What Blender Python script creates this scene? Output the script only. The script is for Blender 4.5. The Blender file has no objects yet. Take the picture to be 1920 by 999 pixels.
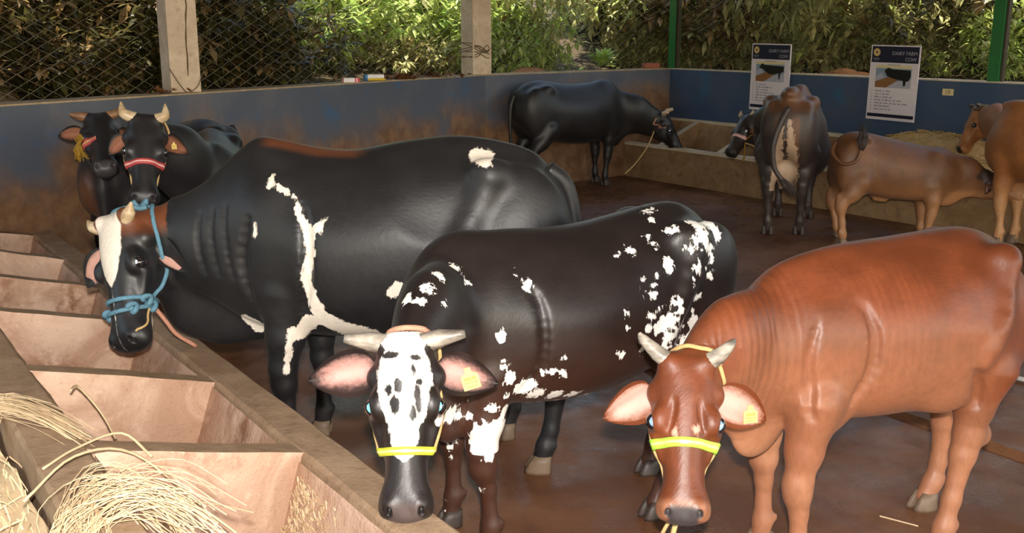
import bpy, math, random
import numpy as np
from mathutils import Vector, Matrix, Euler
C = bpy.context.scene.collection
rnd = random.Random(7)
PI = math.pi

# ------------------------------------------------------------------ camera
cam = bpy.data.cameras.new('camera')
cam.sensor_width = 36.0
cam.lens = 36.0 * 1900 / 1920
cam.clip_end = 200
cam_o = bpy.data.objects.new('camera', cam)
C.objects.link(cam_o)
cam_o.location = (0, 0, 1.75)
cam_o.rotation_euler = (PI / 2 - math.radians(13.0816), 0, 0)
bpy.context.scene.camera = cam_o

# ------------------------------------------------------------------ world, sun, flash, exposure
W = bpy.data.worlds.new('sky')
bpy.context.scene.world = W
W.use_nodes = True
wn = W.node_tree
wn.nodes.clear()
sky = wn.nodes.new('ShaderNodeTexSky')
sky.sky_type = 'NISHITA'
sky.sun_disc = False
sky.sun_elevation = math.radians(50)
sky.sun_rotation = math.radians(150)
sky.air_density = 1.5
sky.dust_density = 3.0
bgn = wn.nodes.new('ShaderNodeBackground')
bgn.inputs['Strength'].default_value = 0.85
wo = wn.nodes.new('ShaderNodeOutputWorld')
wn.links.new(sky.outputs[0], bgn.inputs[0])
wn.links.new(bgn.outputs[0], wo.inputs[0])

def add_light(name, kind, loc, energy, color, **kw):
    l = bpy.data.lights.new(name, kind)
    l.energy = energy
    l.color = color
    for k, v in kw.items():
        setattr(l, k, v)
    o = bpy.data.objects.new(name, l)
    o.location = loc
    C.objects.link(o)
    return o
sun = add_light('sun', 'SUN', (0, 0, 20), 14.0, (1.0, 0.95, 0.82), angle=math.radians(2))
sun.rotation_euler = Euler((math.radians(18), 0, math.radians(-20)))
# the photographer's flash, just above the lens
flash = add_light('camera_flash', 'SPOT', (0.02, -0.05, 1.93), 850, (1.0, 0.93, 0.86), shadow_soft_size=0.035, spot_size=math.radians(105), spot_blend=0.6)
flash.rotation_euler = (PI / 2 - math.radians(11), 0, 0)
VS = bpy.context.scene.view_settings
VS.view_transform = 'Standard'
VS.look = 'None'
VS.gamma = 1.0
VS.use_curve_mapping = False
VS.exposure = 0.0
bpy.context.scene.cycles.max_bounces = 6

# ------------------------------------------------------------------ helpers
def setprops(o, label=None, cat=None, group=None, kind=None):
    if label: o['label'] = label
    if cat: o['category'] = cat
    if group: o['group'] = group
    if kind: o['kind'] = kind
    return o

def empty(name, label, cat, loc=(0, 0, 0), rz=0.0, group=None):
    o = bpy.data.objects.new(name, None)
    o.empty_display_size = 0.1
    o.location = loc
    o.rotation_euler = (0, 0, rz)
    C.objects.link(o)
    return setprops(o, label, cat, group)

def mesh_obj(name, verts, faces, mats, parent=None, smooth=False, midx=None, loc=None):
    me = bpy.data.meshes.new(name)
    me.from_pydata([tuple(v) for v in verts], [], [tuple(f) for f in faces])
    if not isinstance(mats, (list, tuple)): mats = [mats]
    for m in mats: me.materials.append(m)
    if midx is not None: me.polygons.foreach_set('material_index', list(midx))
    if smooth: me.polygons.foreach_set('use_smooth', [True] * len(me.polygons))
    me.update()
    o = bpy.data.objects.new(name, me)
    if parent is not None: o.parent = parent
    if loc is not None: o.location = loc
    C.objects.link(o)
    return o

class MB:
    """collects pieces of one mesh"""
    def __init__(s): s.v = []; s.f = []; s.m = []
    def add(s, v, f, m=0):
        b = len(s.v)
        s.v += [tuple(p) for p in v]
        s.f += [tuple(i + b for i in q) for q in f]
        s.m += [m] * len(f)
    def box(s, lo, hi, m=0):
        x0, y0, z0 = lo; x1, y1, z1 = hi
        s.add([(x0,y0,z0),(x1,y0,z0),(x1,y1,z0),(x0,y1,z0),(x0,y0,z1),(x1,y0,z1),(x1,y1,z1),(x0,y1,z1)],
              [(0,3,2,1),(4,5,6,7),(0,1,5,4),(1,2,6,5),(2,3,7,6),(3,0,4,7)], m)
    def hexa(s, bot, top, m=0):
        s.add(list(bot) + list(top), [(0,3,2,1),(4,5,6,7),(0,1,5,4),(1,2,6,5),(2,3,7,6),(3,0,4,7)], m)
    def tube(s, pts, r, n=6, m=0, closed=False, cap=True):
        pts = [Vector(p) for p in pts]
        N = len(pts)
        rr = r if isinstance(r, (list, tuple)) else [r] * N
        v = []
        prev = None
        for i, p in enumerate(pts):
            if closed: d = pts[(i + 1) % N] - pts[i - 1]
            else: d = pts[min(i + 1, N - 1)] - pts[max(i - 1, 0)]
            d.normalize()
            if prev is None:
                a = Vector((0, 0, 1)) if abs(d.z) < 0.9 else Vector((1, 0, 0))
                x = d.cross(a).normalized()
            else:
                x = (prev - d * prev.dot(d))
                x = x.normalized() if x.length > 1e-6 else d.orthogonal().normalized()
            prev = x
            y = d.cross(x)
            for k in range(n):
                t = 2 * PI * k / n
                v.append(p + (x * math.cos(t) + y * math.sin(t)) * rr[i])
        f = []
        rng = N if closed else N - 1
        for i in range(rng):
            j = (i + 1) % N
            for k in range(n):
                k2 = (k + 1) % n
                f.append((i*n+k, i*n+k2, j*n+k2, j*n+k))
        if cap and not closed:
            f.append(tuple(range(n))[::-1]); f.append(tuple((N-1)*n + k for k in range(n)))
        s.add(v, f, m)
    def build(s, name, mats, parent=None, smooth=False, loc=None):
        return mesh_obj(name, s.v, s.f, mats, parent, smooth, s.m, loc)

def smoothline(pts, n=6):
    """Catmull-Rom through pts"""
    P = [Vector(p) for p in pts]
    out = []
    for i in range(len(P) - 1):
        p0 = P[i-1] if i else P[0] * 2 - P[1]
        p1, p2 = P[i], P[i+1]
        p3 = P[i+2] if i + 2 < len(P) else P[-1] * 2 - P[-2]
        for k in range(n):
            t = k / n
            out.append(0.5 * ((2*p1) + (p2-p0)*t + (2*p0-5*p1+4*p2-p3)*t*t + (3*p1-p0-3*p2+p3)*t**3))
    out.append(P[-1])
    return out

# ------------------------------------------------------------------ materials
class NT:
    def __init__(s, name):
        s.mat = bpy.data.materials.new(name)
        s.mat.use_nodes = True
        s.t = s.mat.node_tree
        s.t.nodes.clear()
        s.out = s.t.nodes.new('ShaderNodeOutputMaterial')
        s.b = s.t.nodes.new('ShaderNodeBsdfPrincipled')
        s.t.links.new(s.b.outputs[0], s.out.inputs[0])
    def n(s, typ, **kw):
        nd = s.t.nodes.new(typ)
        for k, v in kw.items(): setattr(nd, k, v)
        return nd
    def L(s, a, b): s.t.links.new(a, b)
    def put(s, sock, val):
        if hasattr(val, 'is_output') or isinstance(val, bpy.types.NodeSocket): s.L(val, sock)
        else:
            if isinstance(val, (tuple, list)) and len(val) == 3 and sock.type == 'RGBA': val = tuple(val) + (1,)
            sock.default_value = val
    def coord(s, kind='Object'):
        return s.n('ShaderNodeTexCoord').outputs[kind]
    def noise(s, scale, detail=4, rough=0.55, vec=None, dist=0.0, out='Fac'):
        nd = s.n('ShaderNodeTexNoise')
        nd.inputs['Scale'].default_value = scale
        nd.inputs['Detail'].default_value = detail
        nd.inputs['Roughness'].default_value = rough
        nd.inputs['Distortion'].default_value = dist
        if vec is not None: s.L(vec, nd.inputs['Vector'])
        return nd.outputs[out]
    def vscale(s, vec, sc):
        m = s.n('ShaderNodeMapping')
        m.inputs['Scale'].default_value = sc
        s.L(vec, m.inputs['Vector'])
        return m.outputs[0]
    def math(s, op, a, b=0.0, clamp=False):
        nd = s.n('ShaderNodeMath', operation=op, use_clamp=clamp)
        s.put(nd.inputs[0], a); s.put(nd.inputs[1], b)
        return nd.outputs[0]
    def ss(s, val, lo, hi):
        nd = s.n('ShaderNodeMapRange', interpolation_type='SMOOTHSTEP')
        s.put(nd.inputs['Value'], val)
        nd.inputs['From Min'].default_value = lo; nd.inputs['From Max'].default_value = hi
        return nd.outputs[0]
    def mix(s, fac, a, b):
        nd = s.n('ShaderNodeMix', data_type='RGBA')
        s.put(nd.inputs['Factor'], fac); s.put(nd.inputs['A'], a) if False else None
        s.put(nd.inputs[6], a); s.put(nd.inputs[7], b)
        return nd.outputs[2]
    def attr(s, name):
        return s.n('ShaderNodeAttribute', attribute_name=name).outputs['Fac']
    def bump(s, h, strength=0.3, dist=0.01):
        nd = s.n('ShaderNodeBump')
        nd.inputs['Strength'].default_value = strength
        nd.inputs['Distance'].default_value = dist
        s.L(h, nd.inputs['Height'])
        s.L(nd.outputs[0], s.b.inputs['Normal'])
    def set(s, color=None, rough=None, metal=None, spec=None):
        if color is not None: s.put(s.b.inputs['Base Color'], color)
        if rough is not None: s.put(s.b.inputs['Roughness'], rough)
        if metal is not None: s.put(s.b.inputs['Metallic'], metal)
        if spec is not None: s.put(s.b.inputs['Specular IOR Level'], spec)
        return s.mat

def plain(name, col, rough=0.6, spec=0.5, var=0.12, scale=25, bump=0.0, metal=0.0):
    t = NT(name)
    c = t.coord()
    nz = t.noise(scale, 4, 0.6, c)
    dark = tuple(x * (1 - var) for x in col); lite = tuple(min(1, x * (1 + var)) for x in col)
    t.set(t.mix(nz, dark, lite), rough, metal, spec)
    if bump: t.bump(nz, bump, 0.004)
    return t.mat

def mat_concrete(name, c0, c1, c2, scale=3.0, stain=0.5, rough=0.85):
    t = NT(name)
    c = t.n('ShaderNodeNewGeometry').outputs['Position']
    a = t.noise(scale, 6, 0.65, c, 0.6)
    b = t.noise(scale * 5.5, 5, 0.6, c)
    d = t.noise(90, 3, 0.7, c)
    col = t.mix(t.ss(a, 0.38, 0.66), c0, c1)
    col = t.mix(t.math('MULTIPLY', t.ss(b, 0.48, 0.74), stain), col, c2)
    col = t.mix(t.math('MULTIPLY', d, 0.25), col, (0.16, 0.10, 0.06))
    t.set(col, rough, 0, 0.3)
    t.bump(t.math('ADD', t.math('MULTIPLY', b, 0.6), t.math('MULTIPLY', d, 0.35)), 0.5, 0.012)
    return t.mat

def mat_stained(name):
    t = NT(name)
    c = t.n('ShaderNodeNewGeometry').outputs['Position']
    a = t.noise(3.2, 6, 0.62, c, 0.9); b = t.noise(17, 6, 0.68, c, 0.3); d = t.noise(95, 3, 0.7, c); e = t.noise(1.7, 4, 0.6, c, 0.5)
    col = t.mix(t.ss(a, 0.36, 0.64), (0.44, 0.27, 0.18), (0.66, 0.46, 0.34))
    col = t.mix(t.math('MULTIPLY', t.ss(e, 0.50, 0.66), t.ss(b, 0.34, 0.60)), col, (0.27, 0.125, 0.07))
    col = t.mix(t.math('MULTIPLY', t.ss(b, 0.60, 0.72), 0.6), col, (0.74, 0.60, 0.44))
    col = t.mix(t.math('MULTIPLY', t.ss(d, 0.56, 0.74), 0.4), col, (0.20, 0.11, 0.06))
    t.set(col, 0.85, 0, 0.3)
    t.bump(t.math('ADD', t.math('MULTIPLY', b, 0.8), t.math('MULTIPLY', d, 0.4)), 0.6, 0.014)
    return t.mat

def mat_floor():
    t = NT('wet_floor')
    c = t.n('ShaderNodeNewGeometry').outputs['Position']
    a = t.noise(1.1, 6, 0.6, c, 0.5)
    b = t.noise(6.5, 6, 0.65, c)
    d = t.noise(60, 3, 0.7, c)
    col = t.mix(t.ss(a, 0.38, 0.64), (0.118, 0.047, 0.021), (0.195, 0.088, 0.045))
    col = t.mix(t.math('MULTIPLY', t.ss(b, 0.5, 0.75), 0.6), col, (0.07, 0.030, 0.015))
    col = t.mix(t.math('MULTIPLY', t.ss(d, 0.58, 0.8), 0.35), col, (0.24, 0.15, 0.10))
    t.set(col, t.math('ADD', 0.22, t.math('MULTIPLY', t.ss(t.noise(2.3, 5, 0.6, c), 0.35, 0.65), 0.38)), 0, 0.27)
    t.bump(t.math('ADD', b, t.math('MULTIPLY', d, 0.4)), 0.5, 0.01)
    return t.mat

def mat_bluewall(name, amount, base):
    """blue paint, worn to brown dirt that climbs from the floor"""
    t = NT(name)
    c = t.n('ShaderNodeNewGeometry').outputs['Position']
    z = t.n('ShaderNodeSeparateXYZ'); t.L(c, z.inputs[0])
    a = t.noise(1.4, 5, 0.6, c, 0.4)
    b = t.noise(9, 5, 0.6, c)
    d = t.noise(120, 2, 0.6, c)
    col = t.mix(t.ss(a, 0.42, 0.66), base[0], base[1])
    col = t.mix(t.math('MULTIPLY', t.ss(t.noise(2.6, 3, 0.5, c), 0.58, 0.72), 0.7), col, base[2])
    h = t.math('ADD', z.outputs[2], t.math('MULTIPLY', t.math('SUBTRACT', 0.5, a), 1.5))
    dirt = t.math('SUBTRACT', 1.0, t.ss(h, amount - 0.3, amount + 0.25))
    dcol = t.mix(t.ss(b, 0.3, 0.7), (0.135, 0.062, 0.024), (0.235, 0.125, 0.055))
    col = t.mix(t.math('MULTIPLY', dirt, 0.9), col, dcol)
    col = t.mix(t.math('MULTIPLY', t.ss(b, 0.60, 0.8), 0.35), col, (0.09, 0.06, 0.05))
    t.set(col, 0.55, 0, 0.35)
    t.bump(t.math('ADD', b, t.math('MULTIPLY', d, 0.3)), 0.25, 0.006)
    return t.mat

M = {}
M['floor'] = mat_floor()
M['trough'] = mat_stained('trough_concrete')
M['trough_rim'] = mat_concrete('trough_rim_concrete', (0.30, 0.20, 0.12), (0.42, 0.29, 0.185), (0.19, 0.11, 0.065), 3.5, 0.55)
M['rear_trough'] = mat_concrete('rear_trough_concrete', (0.20, 0.115, 0.05), (0.30, 0.185, 0.09), (0.12, 0.06, 0.03), 2.2, 0.6)
M['ledge'] = mat_concrete('pale_ledge', (0.50, 0.42, 0.30), (0.62, 0.53, 0.40), (0.35, 0.27, 0.18), 6, 0.4)
M['wall_l'] = mat_bluewall('blue_wall_worn', 0.92, ((0.078, 0.090, 0.122), (0.115, 0.120, 0.146), (0.040, 0.105, 0.220)))
M['wall_r'] = mat_bluewall('blue_wall', 0.10, ((0.036, 0.064, 0.120), (0.060, 0.078, 0.122), (0.026, 0.095, 0.190)))
M['column'] = mat_concrete('column_plaster', (0.55, 0.44, 0.33), (0.70, 0.575, 0.44), (0.36, 0.26, 0.17), 4, 0.5)
M['coping'] = mat_concrete('wall_top_mortar', (0.36, 0.27, 0.16), (0.48, 0.37, 0.24), (0.2, 0.12, 0.06), 8, 0.5)
M['wire'] = plain('galvanised_wire', (0.23, 0.20, 0.15), 0.5, 0.5, 0.3, 8, 0, 0.6)
M['green'] = plain('green_paint', (0.018, 0.13, 0.032), 0.45, 0.5, 0.25, 10)
M['darksteel'] = plain('brown_steel', (0.055, 0.045, 0.028), 0.6, 0.4, 0.3, 12)
M['roof'] = plain('roof_sheet', (0.30, 0.27, 0.23), 0.6)
M['brick'] = plain('brick', (0.30, 0.10, 0.06), 0.85, 0.3, 0.25, 40, 0.3)
M['straw'] = plain('straw', (0.62, 0.46, 0.28), 0.6, 0.35, 0.25, 30)
M['hay'] = plain('dry_hay', (0.42, 0.27, 0.10), 0.7, 0.3, 0.3, 20)
M['pipe'] = plain('grey_pipe', (0.42, 0.40, 0.36), 0.4, 0.5, 0.15, 20)
M['soil'] = mat_concrete('hillside_soil', (0.030, 0.019, 0.009), (0.05, 0.035, 0.013), (0.015, 0.016, 0.006), 1.3, 0.7, 0.95)
M['redsoil'] = plain('red_soil', (0.30, 0.14, 0.06), 0.95, 0.2, 0.35, 14, 0.6)
M['bark'] = plain('bark', (0.12, 0.085, 0.05), 0.9, 0.2, 0.4, 12, 0.8)

# ------------------------------------------------------------------ the shed: plan
U = Vector((0.574, -0.819, 0)); U.normalize()      # along the right wall, towards the viewer
Nn = Vector((0.819, 0.574, 0)); Nn.normalize()     # from the near trough to the right wall
CORNER = Vector((2.0, 13.03, 0))
BEND = Vector((-0.29, 11.16, 0))
LEFT = Vector((-5.9, 2.40, 0))
WALL_H = 1.28

def struct(o): o['kind'] = 'structure'; return o

def wall_between(name, a, b, side, h, th, mat, cop, z0=0.0):
    """inner face through a-b; thickness goes towards side"""
    s = side.normalized() * th
    m = MB()
    m.hexa([a, b, b + s, a + s], [p + Vector((0, 0, h)) for p in (a, b, b + s, a + s)])
    o = struct(m.build(name, mat))
    m = MB()
    ai = a - side.normalized() * 0.004; bi = b - side.normalized() * 0.004
    z = Vector((0, 0, h)); z2 = Vector((0, 0, h + 0.012))
    m.hexa([p + z for p in (ai, bi, b + s, a + s)], [p + z2 for p in (ai, bi, b + s, a + s)])
    m.build('coping', cop, o)
    return o

dA = (BEND - LEFT).normalized(); outA = Vector((-dA.y, dA.x, 0))
dB = (CORNER - BEND).normalized(); outB = Vector((-dB.y, dB.x, 0))
wall_between('wall_left', LEFT, BEND, outA, WALL_H, 0.24, M['wall_l'], M['coping'])
wall_between('wall_back', BEND, CORNER, outB, WALL_H, 0.24, M['wall_l'], M['coping'])
RIGHT_END = CORNER + U * 13.0
wall_between('wall_right', CORNER, RIGHT_END, Nn, WALL_H, 0.20, M['wall_r'], M['ledge'])

# floor with a shallow drain gutter parallel to the right wall
DR = Vector((1.575, 4.33, 0)); drn = DR.dot(Nn)
def fpt(t, nn, z): 
    p = U * t + Nn * nn; p.z = z; return p
m = MB()
prof = [(-9.5, 0), (drn, 0), (drn + 0.012, -0.035), (drn + 0.30, -0.035), (drn + 0.34, -0.006), (9.6, 0)]
t0, t1 = -14.5, 9.0
for (n0, z0), (n1, z1) in zip(prof[:-1], prof[1:]):
    m.add([fpt(t0, n0, z0), fpt(t1, n0, z0), fpt(t1, n1, z1), fpt(t0, n1, z1)], [(0, 1, 2, 3)])
struct(m.build('floor', M['floor']))

# roof over the shed (keeps the sun and sky off the floor)
m = MB()
rp = [LEFT - dA * 5 + outA * 0.65, BEND + outA * 0.65 + outB * 0.2, CORNER + outB * 0.65 + Nn * 0.65, RIGHT_END + Nn * 0.65, Vector((2.5, -6.5, 0)), Vector((-9, -4, 0))]
k = len(rp)
m.add([p + Vector((0, 0, 3.3)) for p in rp] + [p + Vector((0, 0, 3.38)) for p in rp],
      [tuple(range(k))[::-1], tuple(range(k, 2 * k))] + [(i, (i + 1) % k, (i + 1) % k + k, i + k) for i in range(k)])
struct(m.build('ceiling', M['roof']))

# ------------------------------------------------------------------ near trough
A0 = Vector((-0.553, 3.070, 0))
def tp(t, s, z):
    p = A0 + U * t - Nn * s; p.z = z; return p
TR0, TR1 = -4.43, 2.0
ZF, ZB = 0.45, 0.62
S1, S2, S3 = 0.14, 0.76, 0.91
trough = empty('feeding_trough', 'long concrete feeding trough with sloped compartments in the foreground', 'trough', tp(0, 0, 0))
def tmesh(name, quads, mat, par=None):
    m = MB()
    for q in quads: m.add(q, [tuple(range(len(q)))])
    o = m.build(name, mat)
    if par is not None:
        o.parent = par; o.matrix_parent_inverse = Matrix.Translation(par.location).inverted()
    return o
def extr(name, prof, ta, tb, mat, par, n=1, jit=0.0):
    """profile of (s,z) extruded along the trough, subdivided, lightly uneven"""
    m = MB(); r = random.Random(hash(name) % 999 if False else len(name))
    k = len(prof); V = []
    for i in range(n + 1):
        t = ta + (tb - ta) * i / n
        for (s, z) in prof: V.append(tp(t + (0.42 * s if i == 0 else 0), s + r.uniform(-jit, jit), z + r.uniform(-jit, jit)))
    F = []
    for i in range(n):
        for j in range(k):
            j2 = (j + 1) % k
            F.append((i*k+j, i*k+j2, (i+1)*k+j2, (i+1)*k+j))
    F.append(tuple(range(k))[::-1]); F.append(tuple(n*k + j for j in range(k)))
    m.add(V, F)
    o = m.build(name, mat)
    o.parent = par; o.matrix_parent_inverse = Matrix.Translation(par.location).inverted()
    return o
extr('front_wall', [(0, 0), (0, ZF - 0.012), (0.012, ZF), (S1 - 0.012, ZF), (S1, ZF - 0.012), (0.22, 0.17), (0.26, 0.10), (0.26, 0)], TR0, TR1, M['trough_rim'], trough, 40, 0.003)
extr('inner_slope', [(S1 + 0.008, ZF - 0.022), (0.238, 0.18), (0.33, 0.13), (0.52, 0.13), (0.66, 0.24), (S2 - 0.008, ZB - 0.022), (S2 - 0.008, 0.08), (0.27, 0.02), (0.225, 0.12)], TR0, TR1, M['trough'], trough, 30, 0.004)
extr('back_wall', [(S2, 0), (S2, ZB - 0.012), (S2 + 0.012, ZB), (S3 - 0.012, ZB), (S3, ZB - 0.012), (S3 + 0.02, 0)], TR0, TR1, M['trough_rim'], trough, 40, 0.003)
TD = [0.82, 0.0, -0.82, -1.78, -2.6, -3.42, TR0 + 0.09]
for t in TD:
    m = MB()
    a, b = t - 0.085, t
    fl = [(S1 - 0.01, ZF - 0.004), (S2 + 0.01, ZB - 0.004)]
    n = 6
    V = []; F = []
    r = random.Random(int(t * 100))
    for i in range(n + 1):
        f = i / n
        s = fl[0][0] + (fl[1][0] - fl[0][0]) * f; z = fl[0][1] + (fl[1][1] - fl[0][1]) * f + r.uniform(-.004, .004)
        k_ = 0.42 * s if t < TR0 + 0.2 else 0.0                # the end wall follows the skewed left wall
        V += [tp(a + k_ - (0.0 if k_ else 0.012), s, 0.08), tp(a + k_, s, z), tp(b + k_, s, z), tp(b + k_ + 0.03, s, 0.08)]
    for i in range(n):
        for j in range(4):
            j2 = (j + 1) % 4
            F.append((i*4+j, i*4+j2, (i+1)*4+j2, (i+1)*4+j))
    F += [(3, 2, 1, 0), (n*4, n*4+1, n*4+2, n*4+3)]
    m.add(V, F, 0)
    # material: dull top, pale faces
    m.m = [1 if (k % 4) == 1 and k < n * 4 else 0 for k in range(len(F))]
    o = m.build('divider', [M['trough'], M['trough_rim']])
    o.parent = trough; o.matrix_parent_inverse = Matrix.Translation(trough.location).inverted()

# ------------------------------------------------------------------ rear manger along the right wall
R0 = Vector((1.54, 12.34, 0))
wallD = (CORNER - R0).dot(Nn)
def rp_(t, s, z):
    p = R0 + U * t + Nn * s; p.z = z; return p
manger = empty('wall_manger', 'brown concrete manger built along the foot of the right blue wall', 'manger', rp_(0, 0, 0))
def rext(name, prof, ta, tb, mat, n=20, jit=0.004):
    m = MB(); r = random.Random(len(name) * 7)
    k = len(prof); V = []; F = []
    for i in range(n + 1):
        t = ta + (tb - ta) * i / n
        for (s, z) in prof: V.append(rp_(t, s + r.uniform(-jit, jit), z + r.uniform(-jit, jit)))
    for i in range(n):
        for j in range(k):
            j2 = (j + 1) % k
            F.append((i*k+j, (i+1)*k+j, (i+1)*k+j2, i*k+j2))
    F.append(tuple(range(k))); F.append(tuple(n*k + j for j in range(k))[::-1])
    m.add(V, F)
    o = m.build(name, mat)
    o.parent = manger; o.matrix_parent_inverse = Matrix.Translation(manger.location).inverted()
    return o
TA, TB = -0.25, 9.5
rext('front_wall', [(0, 0), (-0.01, 0.395), (0.10, 0.395), (0.16, 0.10), (0.18, 0)], TA, TB, M['rear_trough'])
rext('front_rim', [(-0.014, 0.39), (-0.014, 0.42), (0.10, 0.42), (0.10, 0.39)], TA, TB, M['ledge'])
rext('inner_slope', [(0.155, 0.11), (0.40, 0.11), (0.60, 0.25), (wallD - 0.05, 0.66), (wallD, 0.66), (wallD, 0.02), (0.17, 0.02)], TA, TB, M['rear_trough'])
rext('wall_ledge', [(wallD - 0.055, 0.65), (wallD - 0.055, 0.685), (wallD - 0.002, 0.685), (wallD - 0.002, 0.65)], TA, TB, M['ledge'])
for i in range(10):
    t = 0.22 + i * 0.96
    m = MB()
    bot = [rp_(t, 0.08, 0.05), rp_(t + 0.09, 0.08, 0.05), rp_(t + 0.09, wallD - 0.03, 0.05), rp_(t, wallD - 0.03, 0.05)]
    top = [rp_(t, 0.08, 0.405), rp_(t + 0.09, 0.08, 0.405), rp_(t + 0.09, wallD - 0.03, 0.675), rp_(t, wallD - 0.03, 0.675)]
    m.hexa(bot, top)
    m.m = [0, 1, 0, 0, 0, 0]
    o = m.build('divider', [M['rear_trough'], M['ledge']])
    o.parent = manger; o.matrix_parent_inverse = Matrix.Translation(manger.location).inverted()

# ------------------------------------------------------------------ sculpting in distance fields
F32 = np.float32
class SDF:
    def __init__(s): s.p = []
    def add(s, f, lo, hi, k=0.03, sub=False): s.p.append((f, np.array(lo, float), np.array(hi, float), k, sub))
    def cone(s, a, b, ra, rb, k=0.03, flat=None, sub=False):
        a = np.array(a, float); b = np.array(b, float); ab = b - a; L2 = float(ab @ ab) + 1e-9
        if flat is not None:
            ff, ax = flat; ax = np.array(ax, float); ax /= np.linalg.norm(ax); g = 1 / (ff * ff) - 1; sc = ff ** 0.5
        def f(x, y, z):
            px, py, pz = x - a[0], y - a[1], z - a[2]
            t = np.clip((px * ab[0] + py * ab[1] + pz * ab[2]) / L2, 0, 1)
            qx, qy, qz = px - t * ab[0], py - t * ab[1], pz - t * ab[2]
            d2 = qx * qx + qy * qy + qz * qz
            r = ra + (rb - ra) * t
            if flat is None: return np.sqrt(d2) - r
            ql = qx * ax[0] + qy * ax[1] + qz * ax[2]
            return (np.sqrt(d2 + g * ql * ql) - r) * sc
        R = max(ra, rb)
        s.add(f, np.minimum(a, b) - R, np.maximum(a, b) + R, k, sub)
    def chain(s, pts, k=0.03, flat=None):
        for p, q in zip(pts[:-1], pts[1:]):
            s.cone(p[:3], q[:3], p[3], q[3], k, flat)
    def ell(s, c, r, k=0.04, M3=None, sub=False):
        c = np.array(c, float); r = np.array(r, float)
        Mi = np.eye(3) if M3 is None else np.array(M3, float)      # rows: local axes
        def f(x, y, z):
            px, py, pz = x - c[0], y - c[1], z - c[2]
            a, b, e = [(px * Mi[i, 0] + py * Mi[i, 1] + pz * Mi[i, 2]) / r[i] for i in range(3)]
            k0 = np.sqrt(a * a + b * b + e * e) + 1e-6
            k1 = np.sqrt((a / r[0]) ** 2 + (b / r[1]) ** 2 + (e / r[2]) ** 2) + 1e-6
            return k0 * (k0 - 1) / k1
        R = r.max() if M3 is not None else r
        s.add(f, c - R, c + R, k, sub)
    def loft(s, st, k=0.05, Mi=None, org=None, roof=0.3, low=0.0, ex=2.3):
        """stations (x, ztop, zbot, halfwidth) along a local x axis; Mi rows = local axes"""
        st = np.array(st, float)
        xs = np.linspace(st[0, 0], st[-1, 0], 90)
        def cr(col):
            P = smoothline([(a, b, 0) for a, b in zip(st[:, 0], st[:, col])], 10)
            return np.interp(xs, [p[0] for p in P], [p[1] for p in P])
        zt, zb, hw = cr(1), cr(2), cr(3)
        I = np.eye(3) if Mi is None else np.array(Mi, float)
        o = np.zeros(3) if org is None else np.array(org, float)
        def f(x, y, z):
            px, py, pz = x - o[0], y - o[1], z - o[2]
            if Mi is None: lx, ly, lz = px, py, pz
            else: lx, ly, lz = [px * I[i, 0] + py * I[i, 1] + pz * I[i, 2] for i in range(3)]
            q = np.clip(lx, xs[0], xs[-1])
            T, B, Wd = np.interp(q, xs, zt), np.interp(q, xs, zb), np.interp(q, xs, hw)
            h = (T - B) / 2; t = (lz - (T + B) / 2) / h
            w = Wd * (1 - roof * np.clip(t, 0, 1) ** 2 - low * np.clip(-t, 0, 1) ** 1.5)
            v = (np.abs(ly / w) ** ex + np.abs(t) ** ex) ** (1 / ex)
            d = (v - 1) * np.minimum(Wd, h)
            e = np.abs(lx - q)
            return np.where(e > 0, np.sqrt(np.maximum(d, 0) ** 2 + e * e) + np.minimum(d, 0) * 0, d)
        cs = []
        for x in (st[0, 0], st[-1, 0]):
            for y in (-hw.max(), hw.max()):
                for z in (zb.min(), zt.max()): cs.append(o + I.T @ np.array([x, y, z]))
        cs = np.array(cs)
        s.add(f, cs.min(0), cs.max(0), k)
    @staticmethod
    def comb(d, e, k, sub):
        if sub:
            e = -e; h = np.clip(0.5 - 0.5 * (e - d) / k, 0, 1)
            return e * (1 - h) + d * h + k * h * (1 - h)
        h = np.clip(0.5 + 0.5 * (d - e) / k, 0, 1)
        return d * (1 - h) + e * h - k * h * (1 - h)
    def at(s, P):
        x, y, z = P[:, 0], P[:, 1], P[:, 2]
        d = np.full(len(P), 0.5)
        for f, lo, hi, k, sub in s.p: d = s.comb(d, f(x, y, z), k, sub)
        return d
    def snap(s, P, off=0.0, n=6):
        """moves points onto the surface"""
        P = np.array(P, float)
        for _ in range(n):
            d = s.at(P); g = np.zeros_like(P); e = 0.004
            for i in range(3):
                q = P.copy(); q[:, i] += e; g[:, i] = s.at(q) - d
            g /= (np.linalg.norm(g, axis=1, keepdims=True) + 1e-9)
            P -= g * np.clip(d - off, -0.05, 0.05)[:, None]
        return P
    def surface(s, h, fine=None, hf=None):
        lo = np.min([p[1] for p in s.p if not p[4]], 0) - 2.5 * h
        hi = np.max([p[2] for p in s.p if not p[4]], 0) + 2.5 * h
        ax = []
        for i in range(3):
            if fine is None: ax.append(np.arange(lo[i], hi[i] + h, h)); continue
            a, b = max(lo[i], fine[0][i]), min(hi[i], fine[1][i])
            ax.append(np.unique(np.concatenate([np.arange(a, lo[i] - h, -h), np.arange(a, b, hf), np.arange(b, hi[i] + h, h)]).round(6)))
        D = np.full([len(a) for a in ax], 0.3, F32)
        axf = [a.astype(F32) for a in ax]
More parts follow.
